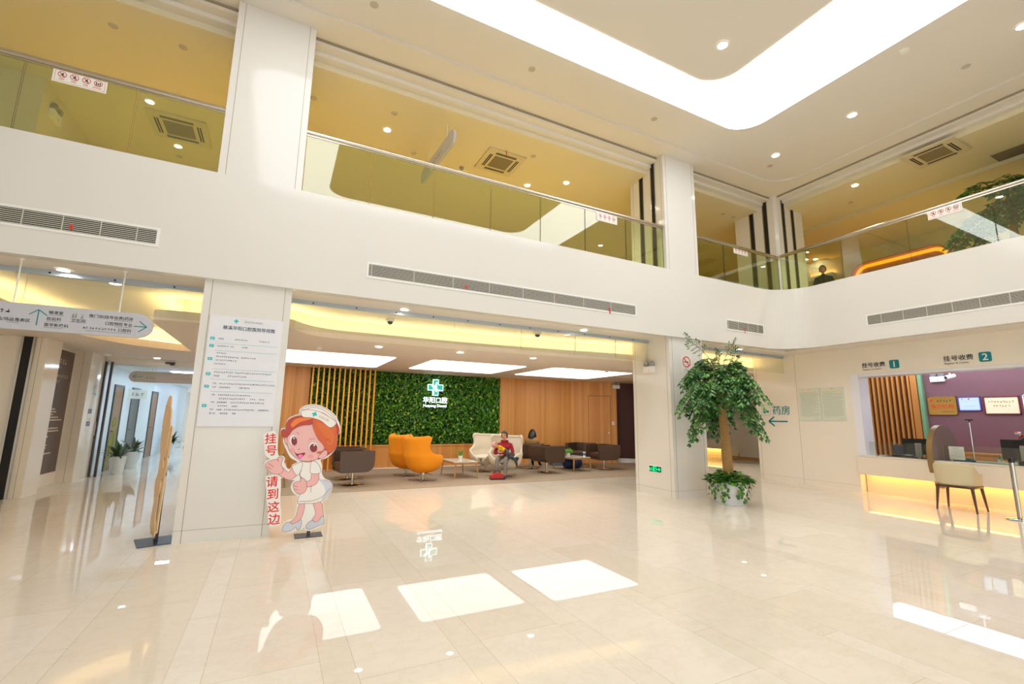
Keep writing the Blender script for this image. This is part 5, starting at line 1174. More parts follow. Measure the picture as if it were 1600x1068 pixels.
build('print', b, mat('pale_grey_print', (190, 190, 190), .7), t); build('acrylic_holder', MB().box(.004, -.12, 0, .006, .12, .28).box(-.04, -.12, 0, .06, .12, .004), CGLASS, t)
t = thing('webcam_stand', 'webcam on a slim chrome stand on the counter', 'camera', (12.0, 4.02, .806))
build('base', MB().lathe([(0, .02), (.05, .018), (.055, 0), (0, 0)], 20), BLACK, t, smooth=40); build('pole', MB().cyl((0, 0, .02), (0, 0, .76), .010, 10), CHROME, t, smooth=60)
build('webcam', MB().box(-.025, -.055, .775, .02, .055, .80).cyl((-.03, 0, .788), (-.02, 0, .788), .014, 12).cyl((0, 0, .74), (0, 0, .775), .014, 10), BLACK, t, bevel=.004)
for x, y, lb in ((11.95, 3.80, 'flat white keypad on the counter beside the webcam stand'),):
    t = thing('keypad', lb, 'keypad', (x, y, .806)); build('body', MB().prism(rrect(-.09, -.16, .09, .16, .02, 4), 0, .022), WPLAS, t, bevel=.004)
    b = MB()
    for i in range(4):
        for j in range(9): b.box(-.07+i*.036, -.14+j*.032, .022, -.043+i*.036, -.115+j*.032, .028)
    build('keys', b, GREYP, t)
t = thing('paper_stack', 'stack of forms on the counter before counter 2', 'papers', (11.92, 3.52, .806)); build('sheets', MB().box(-.1, -.13, 0, .1, .13, .035), PAPER, t); build('top_sheet', MB().box(-.105, -.12, .035, .09, .14, .037, 0, Matrix.Rotation(.1, 4, 'Z')), mat('form_paper', (222, 216, 200), .7), t)
t = thing('tray', 'blue plastic tray on the counter behind the printed sheet', 'tray', (12.1, 4.2, .806)); build('base', MB().box(-.08, -.12, 0, .08, .12, .006), mat('blue_tray', (60, 130, 170), .4), t); b = MB().box(-.08, -.12, .006, -.072, .12, .04).box(.072, -.12, .006, .08, .12, .04).box(-.072, -.12, .006, .072, -.112, .04).box(-.072, .112, .006, .072, .12, .04); build('rim', b, mat('blue_tray', (60, 130, 170), .4), t)
t = thing('receipt_printer', 'black receipt printer on the counter before the monitor of counter 2', 'printer', (11.9, 3.30, .806)); build('body', MB().box(-.07, -.08, 0, .08, .08, .075), BLACK, t, bevel=.008); build('paper_slot', MB().box(-.03, -.06, .075, -.01, .06, .079), GREYP, t)
t = thing('box', 'red open box on the counter at the frame edge', 'box', (11.82, 3.08, .806)); RB = mat('red_card', (214, 34, 40), .5); build('base', MB().box(-.07, -.11, 0, .07, .11, .005), RB, t)
build('side', MB().box(-.07, -.11, .005, -.065, .11, .07).box(.065, -.11, .005, .07, .11, .07).box(-.065, -.11, .005, .065, -.105, .07).box(-.065, .105, .005, .065, .11, .07), RB, t)
t = thing('ornament', 'small green plant ornament beside the monitor of counter 2', 'ornament', (12.25, 3.75, .806)); build('pot', MB().lathe([(0, 0), (.03, 0), (.04, .06), (0, .055)], 14), WPLAS, t, smooth=40); strap_plant(t, 14, .10, .02, .05, 6, mat('bright_green', (10, 150, 84), .4), .6, .008)
t = thing('low_cabinet', 'light wooden cabinet along the maroon wall behind the counter', 'cabinet', (14.27, 2.5, 0))
build('body', MB().box(-.22, -4.0, 0, .2, 2.9, .84), WOODY, t); build('top', MB().box(-.24, -4.02, .84, .22, 2.92, .87), WOODY, t, bevel=.003)
b = MB()
for i in range(12):
    y = 2.4-i*.55; build('door', MB().box(-.24, y-.26, .05, -.22, y+.26, .80), WOODY, t, bevel=.003)
# slatted wall and framed certificates
t = thing('slat_wall', 'wall of vertical wooden slats behind counter 1', 'wall panel', (14.5, 0, 0))
for i in range(12): build('slat', MB().box(-.10, 5.88+i*.112, 0, -.0, 5.925+i*.112, 2.95), WOODY, t, bevel=.003)
build('end_panel', MB().box(-.12, 5.72, 0, -.0, 5.85, 2.95), WOODY, t); build('green_edge', MB().box(-.11, 5.62, 0, -.0, 5.70, 2.95), mat('green_edge_strip', (126, 168, 120), .5), t)
def framed(y0, y1, z0, z1, label, face, frame, texts, cat='certificate', metal=0.):
    t = thing('framed_certificate', label, cat, (14.5, (y0+y1)/2, (z0+z1)/2), 0, 'certificates on the maroon wall'); w_, h = (y1-y0)/2, (z1-z0)/2
    b = MB()
    for q in ((-w_, -h, w_, -h+.02), (-w_, h-.02, w_, h), (-w_, -h, -w_+.02, h), (w_-.02, -h, w_, h)): b.box(-.03, q[0], q[1], 0, q[2], q[3])
    build('frame', b, frame, t); build('face', MB().box(-.022, -w_+.02, -h+.02, -.005, w_-.02, h-.02), face, t)
    for k, (s, dy, dz, em, m) in enumerate(texts):
        b = MB()
        if isinstance(s, int): blocks(b, (-.0235, s*em*.53+dy, dz), UR, V, s, em)
        elif s == 'o': b.disc((-.0235, dy, dz), (-1, 0, 0), em, 16)
        else: b.text(s, (-.0235, dy, dz), UR, V, em, 'C', 0, .006)
        build('lettering' if s != 'o' else 'emblem', b, m, t, recalc=False)
GOLD = mat('brushed_gold', (222, 178, 92), .28, metal=.9); ORG = mat('orange_ink', (222, 150, 40), .6); PINK = mat('pink_ink', (220, 80, 120), .6)
framed(5.03, 5.57, 1.73, 2.17, 'brushed gold plaque with red lettering on the maroon wall', GOLD, GOLD, ((5, -.05, .09, .055, INK), ('医疗机构', 0, -.06, .11, RED), ('o', .2, .13, .03, RED), (7, -.08, -.16, .03, INK)), 'plaque')
framed(4.60, 5.00, 1.82, 2.15, 'pale blue certificate with a small pink crest on the maroon wall', mat('pale_blue_paper', (214, 236, 246), .3), mat('violet_frame', (86, 84, 170), .4), (('o', -.0, .11, .018, PINK), (8, 0, .05, .03, mat('aqua_ink', (170, 220, 226), .6)), (9, 0, -.06, .02, mat('aqua_ink', (170, 220, 226), .6)), ('o', .12, .1, .014, ORG)))
framed(3.97, 4.55, 1.74, 2.14, 'yellowish certificate in a dark red frame on the maroon wall', mat('cream_paper', (255, 244, 206), .3), mat('red_wood_frame', (130, 44, 48), .4), ((9, 0, .06, .045, ORG), (6, 0, -.03, .045, ORG)))
framed(3.36, 3.92, 1.74, 2.17, 'white and blue certificate cut by the frame edge', mat('sky_paper', (70, 160, 210), .3), WPLAS, ((6, 0, .0, .05, PAPER),))
emergency((14.5, 5.32, 2.62), -PI/2, 'twin-head emergency light on the maroon wall above the gold plaque')
t = thing('security_camera', 'white bullet camera beside the emergency light over the cashier', 'camera', (14.2, 4.98, 2.62), 2.6)
build('bracket', MB().cyl((0, 0, .03), (0, 0, .33), .015, 10).cyl((0, 0, .32), (0, 0, .33), .04, 14), WPLAS, t); build('housing', MB().lathe([(0, -.1), (.045, -.1), (.05, .1), (0, .11)], 16, M=MX(0, 0, 0, 0, PI/2+.25)), WPLAS, t, smooth=40); build('lens', MB().lathe([(0, .112), (.036, .111), (.036, .105)], 16, M=MX(0, 0, 0, 0, PI/2+.25)), BLACK, t, smooth=40)
def ceil_panel(x, y, label):
    t = thing('luminous_panel', label, 'ceiling light', (x, y, 2.95), 0, 'cool ceiling panels of the cashier room'); build('frame', MB().box(-.72, -.665, -.012, .72, .665, 0), WPLAS, t); build('diffuser', MB().box(-.70, -.655, -.016, .70, .655, -.012), COOLPANEL, t)
ceil_panel(13.72, 4.65, 'cool ceiling light panel over counter 1'); ceil_panel(13.72, 3.3, 'cool ceiling light panel over counter 2'); ceil_panel(13.72, 1.95, 'cool ceiling light panel beyond counter 2'); ceil_panel(13.72, 5.99, 'cool ceiling light panel beside the slat wall')
# visitor chair and stanchion in front of the counter
def visitor_chair(loc, rz):
    t = thing('visitor_chair', 'beige upholstered chair with dark wooden legs before the cashier counter', 'chair', loc, rz)
    FB = mat('beige_upholstery', (214, 200, 164), .8, noise=(60, (204, 190, 152))); DW = wood_mat('walnut', (98, 62, 38), (80, 50, 30), (108, 70, 44))
    b = MB(); n = 28; vs = []; rows = 6
    for k in range(rows+1):
        for i in range(n+1):
            a = math.radians(-118+236*i/n); fr = abs(i/n*2-1)
            top = .83-.012*fr if fr < .42 else .83-.015-.15*(1-math.cos(min(1, (fr-.42)/.30)*PI))/2-.02*max(0, fr-.72)
            z = .44+(top-.44)*k/rows; sx = .245*(1+.04*k/rows); r = 1/(abs(math.cos(a))**3.2+abs(math.sin(a))**3.2)**(1/3.2)
            vs.append((-sx*math.cos(a)*r*1.04, (.265+.015*k/rows)*math.sin(a)*r, z))
    b.add(vs, [(k*(n+1)+i, k*(n+1)+i+1, (k+1)*(n+1)+i+1, (k+1)*(n+1)+i) for k in range(rows) for i in range(n)])
    o = build('backrest', b, FB, t, smooth=180, solid=.05, subsurf=1); o.modifiers['thickness'].offset = 0
    build('seat_cushion', MB().prism(rrect(-.22, -.235, .25, .235, .06, 5), .43, .51), FB, t, bevel=.02)
    build('seat_rail', MB().prism(rrect(-.26, -.265, .26, .265, .05, 5), .40, .432), DW, t, bevel=.006)
    for sx in (-1, 1):
        for sy in (-1, 1): build('leg', MB().cyl((sx*.255, sy*.265, 0), (sx*.215, sy*.23, .405), .013, 10, .026), DW, t, smooth=50)
visitor_chair((11.02, 3.95, 0), .05)
t = thing('queue_post', 'chrome queue barrier post at the frame edge before the counter', 'post', (10.80, 3.17, 0)); build('base', MB().lathe([(0, .04), (.05, .038), (.16, .022), (.175, .012), (.175, 0), (0, 0)], 32), CHROME, t, smooth=30)
build('pole', MB().cyl((0, 0, .03), (0, 0, .93), .033, 20), STEEL, t, smooth=50); build('belt_head', MB().cyl((0, 0, .90), (0, 0, .965), .038, 20).cyl((0, 0, .965), (0, 0, .975), .03, 20), BLACK, t, smooth=40)
# ------------------------------------------------------------------ pharmacy alcove
t = thing('pharmacy_counter', 'white pharmacy counter with warm light under it, behind the tree', 'counter', (0, 0, 0)); build('front_panel', MB().box(16.25, 13.15, .36, 16.58, 14.2, .74), WPLAS, t); build('plinth', MB().box(16.45, 13.2, 0, 16.58, 14.2, .36), WPLAS, t); build('light_strip', MB().box(16.32, 13.2, .345, 16.36, 14.15, .358), emit_mat('kick_led', (255, 190, 84), 16), t)
o = build('service_window', MB().box(16.57, 13.3, .76, 16.6, 14.1, 1.5), mat('pale_window', (206, 214, 218), .15)); tag(o, 'pale service window over the pharmacy counter', 'window pane')
t = thing('wall_poster', 'blue poster on the pharmacy wall behind the tree trunk', 'poster', (16.6, 13.35, 1.85)); build('sheet', MB().box(-.012, -.55, -.3, 0, .55, .3), mat('blue_poster', (40, 120, 170), .4), t); build('print', MB().box(-.014, -.4, -.2, -.012, -.05, .2).box(-.014, .1, -.1, -.012, .45, .22), mat('poster_white', (200, 220, 232), .5), t)
t = thing('wall_notice', 'pale notice on the pharmacy wall just beyond the tree trunk', 'notice', (16.6, 12.47, 1.84)); build('sheet', MB().box(-.015, -.2, -.32, 0, .2, .32), mat('notice_paper', (214, 220, 204), .3), t); b = MB()
for i in range(14): b.box(-.017, -.16, .24-i*.036, -.015, .15, .252-i*.036)
build('print', b, mat('grey_green_print', (186, 190, 168), .7), t)
plate('power_socket', (16.598, 12.55, .3), -PI/2, .1, .1, 'small wall socket with a cable low on the pharmacy wall', 'socket')
b = MB().tube(spline([(16.57, 12.55, .28), (16.5, 12.6, .05), (16.2, 12.6, .012), (15.4, 12.2, .012), (15.2, 11.6, .012), (15.8, 11.2, .012), (15.3, 10.6, .012)], 6, False), .012, 6); tag(build('cable', b, GREYP, smooth=60), 'grey cable lying on the pharmacy floor', 'cable')
# ------------------------------------------------------------------ corridor plants
LEAFD = leaf_mat('dracaena_leaf', (14, 44, 22), (46, 92, 40), None, .3)
def floor_plant(x, y, label, seed, h=.42, r=.17, L_=.5, round_=True):
    t = thing('potted_plant', label, 'plant', (x, y, 0), 0, 'white potted plants in the corridor')
    build('pot', MB().lathe([(0, 0), (r*.72, 0), (r, h), (r*.9, h), (r*.85, h*.9), (0, h*.9)], 24), mat('white_ceramic', (228, 230, 232), .25), t, smooth=40)
    build('soil', MB().lathe([(0, h*.93), (r*.88, h*.92)], 16), mat('potting_soil', (52, 38, 26), .9), t)
    strap_plant(t, 30, L_, .085, h*.9, seed, LEAFD, 1.25, .03)
floor_plant(-3.38, 14.72, 'white potted plant first beside the corridor door posts', 2); floor_plant(-3.42, 16.1, 'white potted plant second along the corridor wall, before the dark door', 5, .44, .2, .54)
floor_plant(-3.42, 21.4, 'white potted plant beyond the last wooden corridor door, half behind the standee', 7); floor_plant(-3.25, 26.0, 'white potted plant at the far end of the corridor', 9)
t = thing('notice_stand', 'dark slim sign frame standing at the far end of the corridor', 'sign stand', (-3.15, 24.0, 0)); build('frame', MB().box(-.2, -.02, .1, .2, .02, 1.9), mat('dark_bronze', (60, 48, 46), .4), t); build('face', MB().box(-.16, -.024, 1.2, .16, -.02, 1.85), mat('dark_print', (96, 84, 84), .5), t); build('foot', MB().box(-.22, -.15, 0, .22, .15, .1), mat('dark_bronze', (60, 48, 46), .4), t)
CORL = emit_mat('corridor_light_film', (206, 230, 255), 18)
for y, where in ((16.0, 'just beyond the corridor sign'), (19.5, 'before the last wooden door'), (23.0, 'over the dark sign frame'), (27.0, 'at the far end')):
    t = thing('corridor_light', 'cool corridor ceiling light panel '+where, 'ceiling light', (-2.4, y, 2.62), 0, 'corridor ceiling lights'); build('diffuser', MB().box(-.3, -.6, -.01, .3, .6, -.004), CORL, t); build('frame', MB().box(-.32, -.62, -.006, .32, .62, 0), WPLAS, t)
# ------------------------------------------------------------------ upper gallery
t = thing('lit_wall_niche', 'orange glowing wood-lined niche with rounded corner on the upper gallery wall', 'niche', (16.0, 0, 0))
P6 = rrect(5.15, 4.3, 7.62, 6.42, .42, 10); P7 = rrect(5.19, 4.34, 7.58, 6.38, .39, 10); b = MB(); n = len(P6); T6 = Matrix(((0, 0, 1, 0), (1, 0, 0, 0), (0, 1, 0, 0), (0, 0, 0, 1)))
vs = [(x, y, z) for z in (-.16, 0) for q in (P6, P7) for x, y in q]
b.add(vs, [(i, (i+1) % n, n+(i+1) % n, n+i) for i in range(n)]+[(i, (i+1) % n, 2*n+(i+1) % n, 2*n+i) for i in range(n)]+[(n+i, n+(i+1) % n, 3*n+(i+1) % n, 3*n+i) for i in range(n)], 0, T6)
build('rim', b, mat('orange_rim', (216, 140, 40), .5), t, smooth=30)
build('back_panel', MB().prism(P7, -.012, -.004, 0, T6), wood_mat('niche_wood', (206, 138, 60), (182, 112, 44), (214, 150, 74), axis='Y'), t)
P8 = rrect(5.21, 4.36, 7.56, 6.36, .37, 10); P9 = rrect(5.31, 4.46, 7.46, 6.26, .28, 10); b = MB()
for i in range(n): b.add([(P8[i][0], P8[i][1], -.05), (P8[(i+1) % n][0], P8[(i+1) % n][1], -.05), (P9[(i+1) % n][0], P9[(i+1) % n][1], -.05), (P9[i][0], P9[i][1], -.05)], [(0, 1, 2, 3)], 0, T6)
build('light_strip', b, emit_mat('niche_led', (255, 140, 20), 2.6), t)
t = thing('cove_ledge', 'ledge glowing warm on the gallery wall behind the person upstairs', 'cove light', (16.0, 0, 0)); build('ledge', MB().box(-.22, 8.1, 6.22, 0, 8.9, 6.36), WHITE, t); build('light_strip', MB().box(-.08, 8.12, 6.36, -.05, 8.88, 6.372), emit_mat('ledge_led', (255, 170, 70), 30), t)
t = thing('hanging_sign', 'grey hanging sign on the upper gallery seen edge-on behind the handrail', 'sign', (2.38, 8.1, 6.5), PI/2+.05)
o_ = [(-.75, -.16)]+[(.75+.16*math.cos(a), .16*math.sin(a)) for a in (-PI/2+PI*i/12 for i in range(13))]+[(-.75, .16)]+[(-.75-.16*math.cos(a), .16*math.sin(a)) for a in (PI/2-PI*i/12 for i in range(1, 12))]
build('panel', MB().prism(o_, -.02, .02, 0, Matrix(((1, 0, 0, 0), (0, 0, 1, 0), (0, 1, 0, 0), (0, 0, 0, 1)))), mat('sign_silver', (206, 207, 210), .35), t)
for x in (-.5, .5): build('suspension_rod', MB().cyl((x, 0, .16), (x, 0, .45), .008, 8), WPLAS, t)
b = MB(); blocks(b, (-.5, -.0215, -.05), X_, V, 8, .1); blocks(b, (.5, .0215, -.05), -X_, V, 8, .1); build('lettering', b, GREYINK, t, recalc=False)
t = thing('potted_tree', 'second umbrella-crowned indoor tree standing upstairs behind the glass, at the frame edge', 'tree', (13.0, 3.25, 4.3))
big_pot(t, .28, .4); build('trunk', MB().tube([(0, 0, .34), (0, 0, .8), (0, 0, 1.2)], [.07, .065, .06], 12), BARK, t, smooth=60); tree_crown(t, (0, 0, 1.15), 20, 1.0, 5, 1.0, 1., False, .11)
emergency((-3.92, 10.05, 6.55), PI/2, 'twin-head emergency light on the gallery wall in the bay over the hanging sign', 1.2)
puck(-2.35, 11.4, 6.95, 'round fitting deepest in the gallery bay over the hanging sign', m=SPK, name='ceiling_speaker', cat='speaker')
# ------------------------------------------------------------------ people
SKIN = mat('skin', (214, 160, 130), .55); HAIR = mat('black_hair', (24, 20, 20), .4)
def skin_body(name, J, E, mats, pick, parent, root, extra=None):
    """one continuous skinned surface grown over a skeleton; pick(edge index) gives the material slot"""
    names = list(J); idx = {k: i for i, k in enumerate(names)}
    me = bpy.data.meshes.new(name); me.from_pydata([J[k][0] for k in names], [(idx[a], idx[b]) for a, b in E], [])
    o = bpy.data.objects.new(name, me); COL.objects.link(o)
    o.modifiers.new('skin', 'SKIN'); sv = me.skin_vertices[0].data
    for i, k in enumerate(names):
        r = J[k][1]; sv[i].radius = r if isinstance(r, tuple) else (r, r); sv[i].use_root = (k == root)
    q = o.modifiers.new('sub', 'SUBSURF'); q.levels = q.render_levels = 2
    dg = bpy.context.evaluated_depsgraph_get(); m2 = bpy.data.meshes.new_from_object(o.evaluated_get(dg), depsgraph=dg)
    bpy.data.objects.remove(o); bpy.data.meshes.remove(me)
    V_ = [tuple(v.co) for v in m2.vertices]; F_ = [tuple(p.vertices) for p in m2.polygons]; bpy.data.meshes.remove(m2)
    mb = MB(); mb.v = V_
    segs = [(Vector(J[a][0]), Vector(J[b][0])) for a, b in E]
    for f in F_:
        c = sum((Vector(V_[i]) for i in f), Vector())/len(f); best = 9; bi = 0
        for i, (a, b) in enumerate(segs):
            d = b-a; t = max(0, min(1, (c-a).dot(d)/max(1e-9, d.length_squared))); l = (c-a-d*t).length/max(.02, (J[E[i][0]][1] if not isinstance(J[E[i][0]][1], tuple) else J[E[i][0]][1][0]))
            if l < best: best = l; bi = i
        mb.f.append(f); mb.m.append(pick(bi, c))
    if extra: extra(mb)
    return build(name, mb, mats, parent, smooth=180)
def head(mb, c, fwd, s, skin_i, dark_i, lip_i):
    """shaped head with brow, nose, lips, eyes and ears, joined to the body surface"""
    f = Vector(fwd).normalized(); l = Z_.cross(f).normalized(); u = f.cross(l)
    M_ = Matrix(((f.x, l.x, u.x, c[0]), (f.y, l.y, u.y, c[1]), (f.z, l.z, u.z, c[2]), (0, 0, 0, 1))) @ Matrix.Scale(s, 4)
    vs = []; n, k = 24, 16
    for j in range(k+1):
        ph = -PI/2+PI*j/k
        for i in range(n):
            a = 2*PI*i/n; x, y, z = math.cos(ph)*math.cos(a), math.cos(ph)*math.sin(a), math.sin(ph)
            jaw = max(0, -z); X = .098*x*(1-.10*jaw if x > 0 else 1-.35*jaw); Y = .076*y*(1-.36*jaw); Zz = .122*z
            if x > .8 and -.35 < z < .12: X += .007*(1-abs(y)*3) if abs(y) < .33 else 0
            if x > .6 and .02 < z < .22 and .2 < abs(y) < .6: X -= .006
            vs.append((X, Y, Zz))
    fs = [(j*n+i, j*n+(i+1) % n, (j+1)*n+(i+1) % n, (j+1)*n+i) for j in range(k) for i in range(n)]
    mb.add(vs, fs, skin_i, M_)
    mb.add([(.094, .012, -.03), (.094, -.012, -.03), (.120, 0, -.028), (.098, 0, .022), (.098, .010, -.038), (.098, -.010, -.038)], [(0, 2, 3), (1, 3, 2), (0, 4, 2), (1, 2, 5), (4, 5, 2)], skin_i, M_)
    for sg in (-1, 1):
        mb.ball((.086, sg*.031, .012), (.010, .014, .007), 10, 6, dark_i, M_); mb.box(.084, sg*.032-.018, .03, .095, sg*.032+.018, .036, dark_i, M_)
        mb.ball((-.005, sg*.078, -.005), (.02, .010, .03), 10, 6, skin_i, M_)
    mb.ball((.092, 0, -.062), (.010, .022, .007), 10, 6, lip_i, M_)
    return M_
def hand_joints(J, E, w_, d, side, up, tag_, curl=.5):
    """palm, four unequal fingers and a thumb, grown from the wrist"""
    d = Vector(d).normalized(); up = Vector(up).normalized(); s = d.cross(up).normalized()*side; P = Vector(J[w_][0])
    J[tag_+'p'] = (tuple(P+d*.045), (.026, .016)); E.append((w_, tag_+'p')); J[tag_+'k'] = (tuple(P+d*.075), (.03, .013)); E.append((tag_+'p', tag_+'k'))
    for i, (o_, ln) in enumerate(((-.028, .07), (-.01, .08), (.01, .076), (.028, .06))):
        a = P+d*.085+s*o_; b = a+d*(ln*.5)-up*(ln*.2*curl); c = b+d*(ln*.38*(1-curl*.6))-up*(ln*.5*curl)
        for q, (nm, p) in enumerate((('a', a), ('b', b), ('c', c))): J[tag_+'f%d' % i+nm] = (tuple(p), .0085-.0012*q)
        E += [(tag_+'k', tag_+'f%da' % i), (tag_+'f%da' % i, tag_+'f%db' % i), (tag_+'f%db' % i, tag_+'f%dc' % i)]
    a = P+d*.03-s*.03; b = a+d*.035-s*.022-up*.01; c = b+d*.028-up*.006
    for nm, p, r in (('ta', a, .011), ('tb', b, .0095), ('tc', c, .008)): J[tag_+nm] = (tuple(p), r)
    E += [(tag_+'p', tag_+'ta'), (tag_+'ta', tag_+'tb'), (tag_+'tb', tag_+'tc')]
def figure(name, label, loc, rz, pose, colors, hair, hd=(1, 0, -.05), group=None, skin=None, headpos=None, s=1.):
    t = thing(name, label, 'person', loc, rz, group); J, E = {}, []
    for k, v in pose.items(): J[k] = v
    E += [('pelvis', 'spine'), ('spine', 'chest'), ('chest', 'neck'), ('neck', 'headbase')]
    for q in 'LR':
        E += [('pelvis', 'hip'+q), ('hip'+q, 'knee'+q), ('knee'+q, 'ankle'+q), ('ankle'+q, 'toe'+q), ('chest', 'sh'+q), ('sh'+q, 'elbow'+q), ('elbow'+q, 'wrist'+q)]
    nb = len(E)
    for q, sd in (('L', 1), ('R', -1)):
        d = Vector(J['wrist'+q][0])-Vector(J['elbow'+q][0]); hand_joints(J, E, 'wrist'+q, d, sd, pose.get('up'+q, ((0, 0, 1), 0))[0] if 'up'+q in pose else (0, 0, 1), 'h'+q)
    J = {k: v for k, v in J.items() if not k.startswith('up')}
    part = []
    for i, (a, b) in enumerate(E):
        if i >= nb: part.append(0)
        elif a in ('chest', 'neck') and b in ('neck', 'headbase'): part.append(1 if a == 'chest' else 0)
        elif a[:3] in ('hip', 'kne') or b[:3] == 'hip': part.append(2)
        elif a[:3] == 'ank': part.append(3)
        else: part.append(1)
    hp = headpos
    mats_ = [skin or SKIN, colors[0], colors[1], colors[2], mat('eye_dark', (30, 22, 20), .3), mat('lips', (176, 96, 86), .5)]
    def extra(mb): head(mb, hp, hd, s, 0, 4, 5)
    o = skin_body('body', J, E, mats_, lambda i, c: part[i], t, 'pelvis', extra)
    # hair cap (and tail or long hair) sits on the head
    f = Vector(hd).normalized(); l = Z_.cross(f).normalized(); u = f.cross(l)
    M_ = Matrix(((f.x, l.x, u.x, hp[0]), (f.y, l.y, u.y, hp[1]), (f.z, l.z, u.z, hp[2]), (0, 0, 0, 1))) @ Matrix.Scale(s, 4)
    mb = MB(); n, k = 22, 12; vs = []
    for j in range(k+1):
        for i in range(n):
            a = 2*PI*i/n; lim = -.55 if math.cos(a) < -.1 else (-.15 if math.cos(a) < .45 else .58)
            if hair == 'short' and math.cos(a) < -.1: lim = -.35
            ph0 = math.asin(lim); ph = ph0+(PI/2-ph0)*j/k
            vs.append((.106*math.cos(ph)*math.cos(a)-.004, .085*math.cos(ph)*math.sin(a), .130*math.sin(ph)+.002))
    mb.add(vs, [(j*n+i, j*n+(i+1) % n, (j+1)*n+(i+1) % n, (j+1)*n+i) for j in range(k) for i in range(n)], 0, M_)
    if hair == 'tail': mb.ball((-.12, 0, .0), (.035, .04, .045), 12, 8, 0, M_)
    if hair == 'long':
        vs = []; K = 10
        for j in range(K+1):
            z = .06-.40*j/K; wd = .088+.05*math.sin(PI*j/K)-.05*max(0, j/K-.6)
            for i in range(13):
                a = PI*.42+PI*1.16*i/12; vs.append((wd*1.1*math.cos(a)-.01-.02*j/K+.004*math.cos(i*3+j), wd*math.sin(a), z+.012*math.sin(i*2.3)))
        mb.add(vs, [(j*13+i, j*13+i+1, (j+1)*13+i+1, (j+1)*13+i) for j in range(K) for i in range(12)], 0, M_)
    build('hair', mb, HAIR, t, smooth=180, solid=.012)
    return t, M_
def sit(pelv=.50, lean=0., arms=None, kx=.42, chest=.82, scale=1.):
    P = {'pelvis': ((.0, 0, pelv), (.13, .15)), 'spine': ((-.02+lean*.4, 0, pelv+.17*scale), (.105, .135)), 'chest': ((-.02+lean, 0, pelv+.33*scale), (.105, .15)), 'neck': ((-.005+lean*1.2, 0, pelv+.45*scale), .05), 'headbase': ((.015+lean*1.3, 0, pelv+.52*scale), .045)}
    for q, sg in (('L', 1), ('R', -1)):
        P['hip'+q] = ((.05, sg*.09, pelv-.01), .085); P['knee'+q] = ((kx, sg*.11, pelv+.0), .062); P['ankle'+q] = ((kx+.06, sg*.11, .085), .040); P['toe'+q] = ((kx+.19, sg*.13, .04), .036)
        P['sh'+q] = ((-.02+lean, sg*.17, pelv+.36*scale), .055)
        e, w_ = (arms or {}).get(q, ((.06, .24, pelv+.14), (.27, .12, pelv+.09))); P['elbow'+q] = ((e[0], sg*e[1], e[2]), .043); P['wrist'+q] = ((w_[0], sg*w_[1], w_[2]), .030)
    return P
# seated visitor holding a baby
p, Mh = figure('person', 'person in red hooded jacket and grey trousers sitting in the cream armchair', (5.34, 10.90, .006), -2.2,
               sit(.47, .02, {'L': ((.10, .25, .57), (.27, .02, .57)), 'R': ((.08, .25, .58), (.25, .10, .62))}, scale=.9), (mat('crimson_knit', (158, 22, 42), .8), mat('grey_trousers', (128, 122, 116), .8), mat('navy_shoe', (52, 54, 74), .6)), 'tail', (1, -.05, -.1), headpos=(.05, 0, 1.03), s=.95)
b = MB(); vs = []
for j in range(7):
    for i in range(20):
        a = 2*PI*i/20; r = (.19, .165, .13, .095, .085, .10, .11)[j]; z = (.86, .90, .93, .955, .98, .995, .985)[j]-.075; vs.append((r*.72*math.cos(a)-.005, r*math.sin(a), z-(.05*max(0, math.cos(a)) if j < 4 else .02*max(0, math.cos(a)))))
b.add(vs, [(j*20+i, j*20+(i+1) % 20, (j+1)*20+(i+1) % 20, (j+1)*20+i) for j in range(6) for i in range(20)])
build('hood_collar', b, mat('crimson_knit', (158, 22, 42), .8), p, smooth=180)
# the baby in the arms
t = thing('person', 'baby in pink cap and yellow top held in the arms of the person in red', 'person', (5.34, 10.90, .006), -2.2)
J = {'pelvis': ((.19, .06, .655), .062), 'chest': ((.20, -.06, .72), .06), 'neck': ((.19, -.13, .76), .035), 'hd': ((.185, -.17, .78), .04)}
E = [('pelvis', 'chest'), ('chest', 'neck'), ('neck', 'hd')]
for q, sg in (('L', 1), ('R', -1)):
    J['hip'+q] = ((.22, .09, .65+sg*.025), .042); J['knee'+q] = ((.33, .15+.03*sg, .60), .036); J['foot'+q] = ((.31, .20+.05*sg, .49), .026); J['toe'+q] = ((.36, .21+.05*sg, .475), .022)
    J['sh'+q] = ((.215, -.08, .735+sg*.04), .028); J['el'+q] = ((.29, -.06, .73+sg*.03), .024); J['wr'+q] = ((.33, -.01, .74+sg*.03), .018)
    E += [('pelvis', 'hip'+q), ('hip'+q, 'knee'+q), ('knee'+q, 'foot'+q), ('foot'+q, 'toe'+q), ('chest', 'sh'+q), ('sh'+q, 'el'+q), ('el'+q, 'wr'+q)]
pk = {0: 1, 1: 1, 2: 0}
skin_body('body', J, E, [SKIN, mat('yellow_knit', (240, 196, 24), .8), mat('charcoal_knit', (72, 68, 74), .8), mat('eye_dark', (30, 22, 20), .3), mat('lips', (176, 96, 86), .5)], lambda i, c: 1 if i in (0, 1) else 0 if i == 2 else (2 if E[i][0][:3] in ('hip', 'kne', 'foo') or E[i][1][:3] == 'hip' else 1), t, 'pelvis', lambda mb: head(mb, (.18, -.20, .80), (.6, .45, .5), .72, 0, 3, 4))
build('cap', MB().ball((.165, -.235, .805), (.082, .085, .08), 16, 10), mat('pink_knit', (226, 170, 170), .9), t, smooth=180)
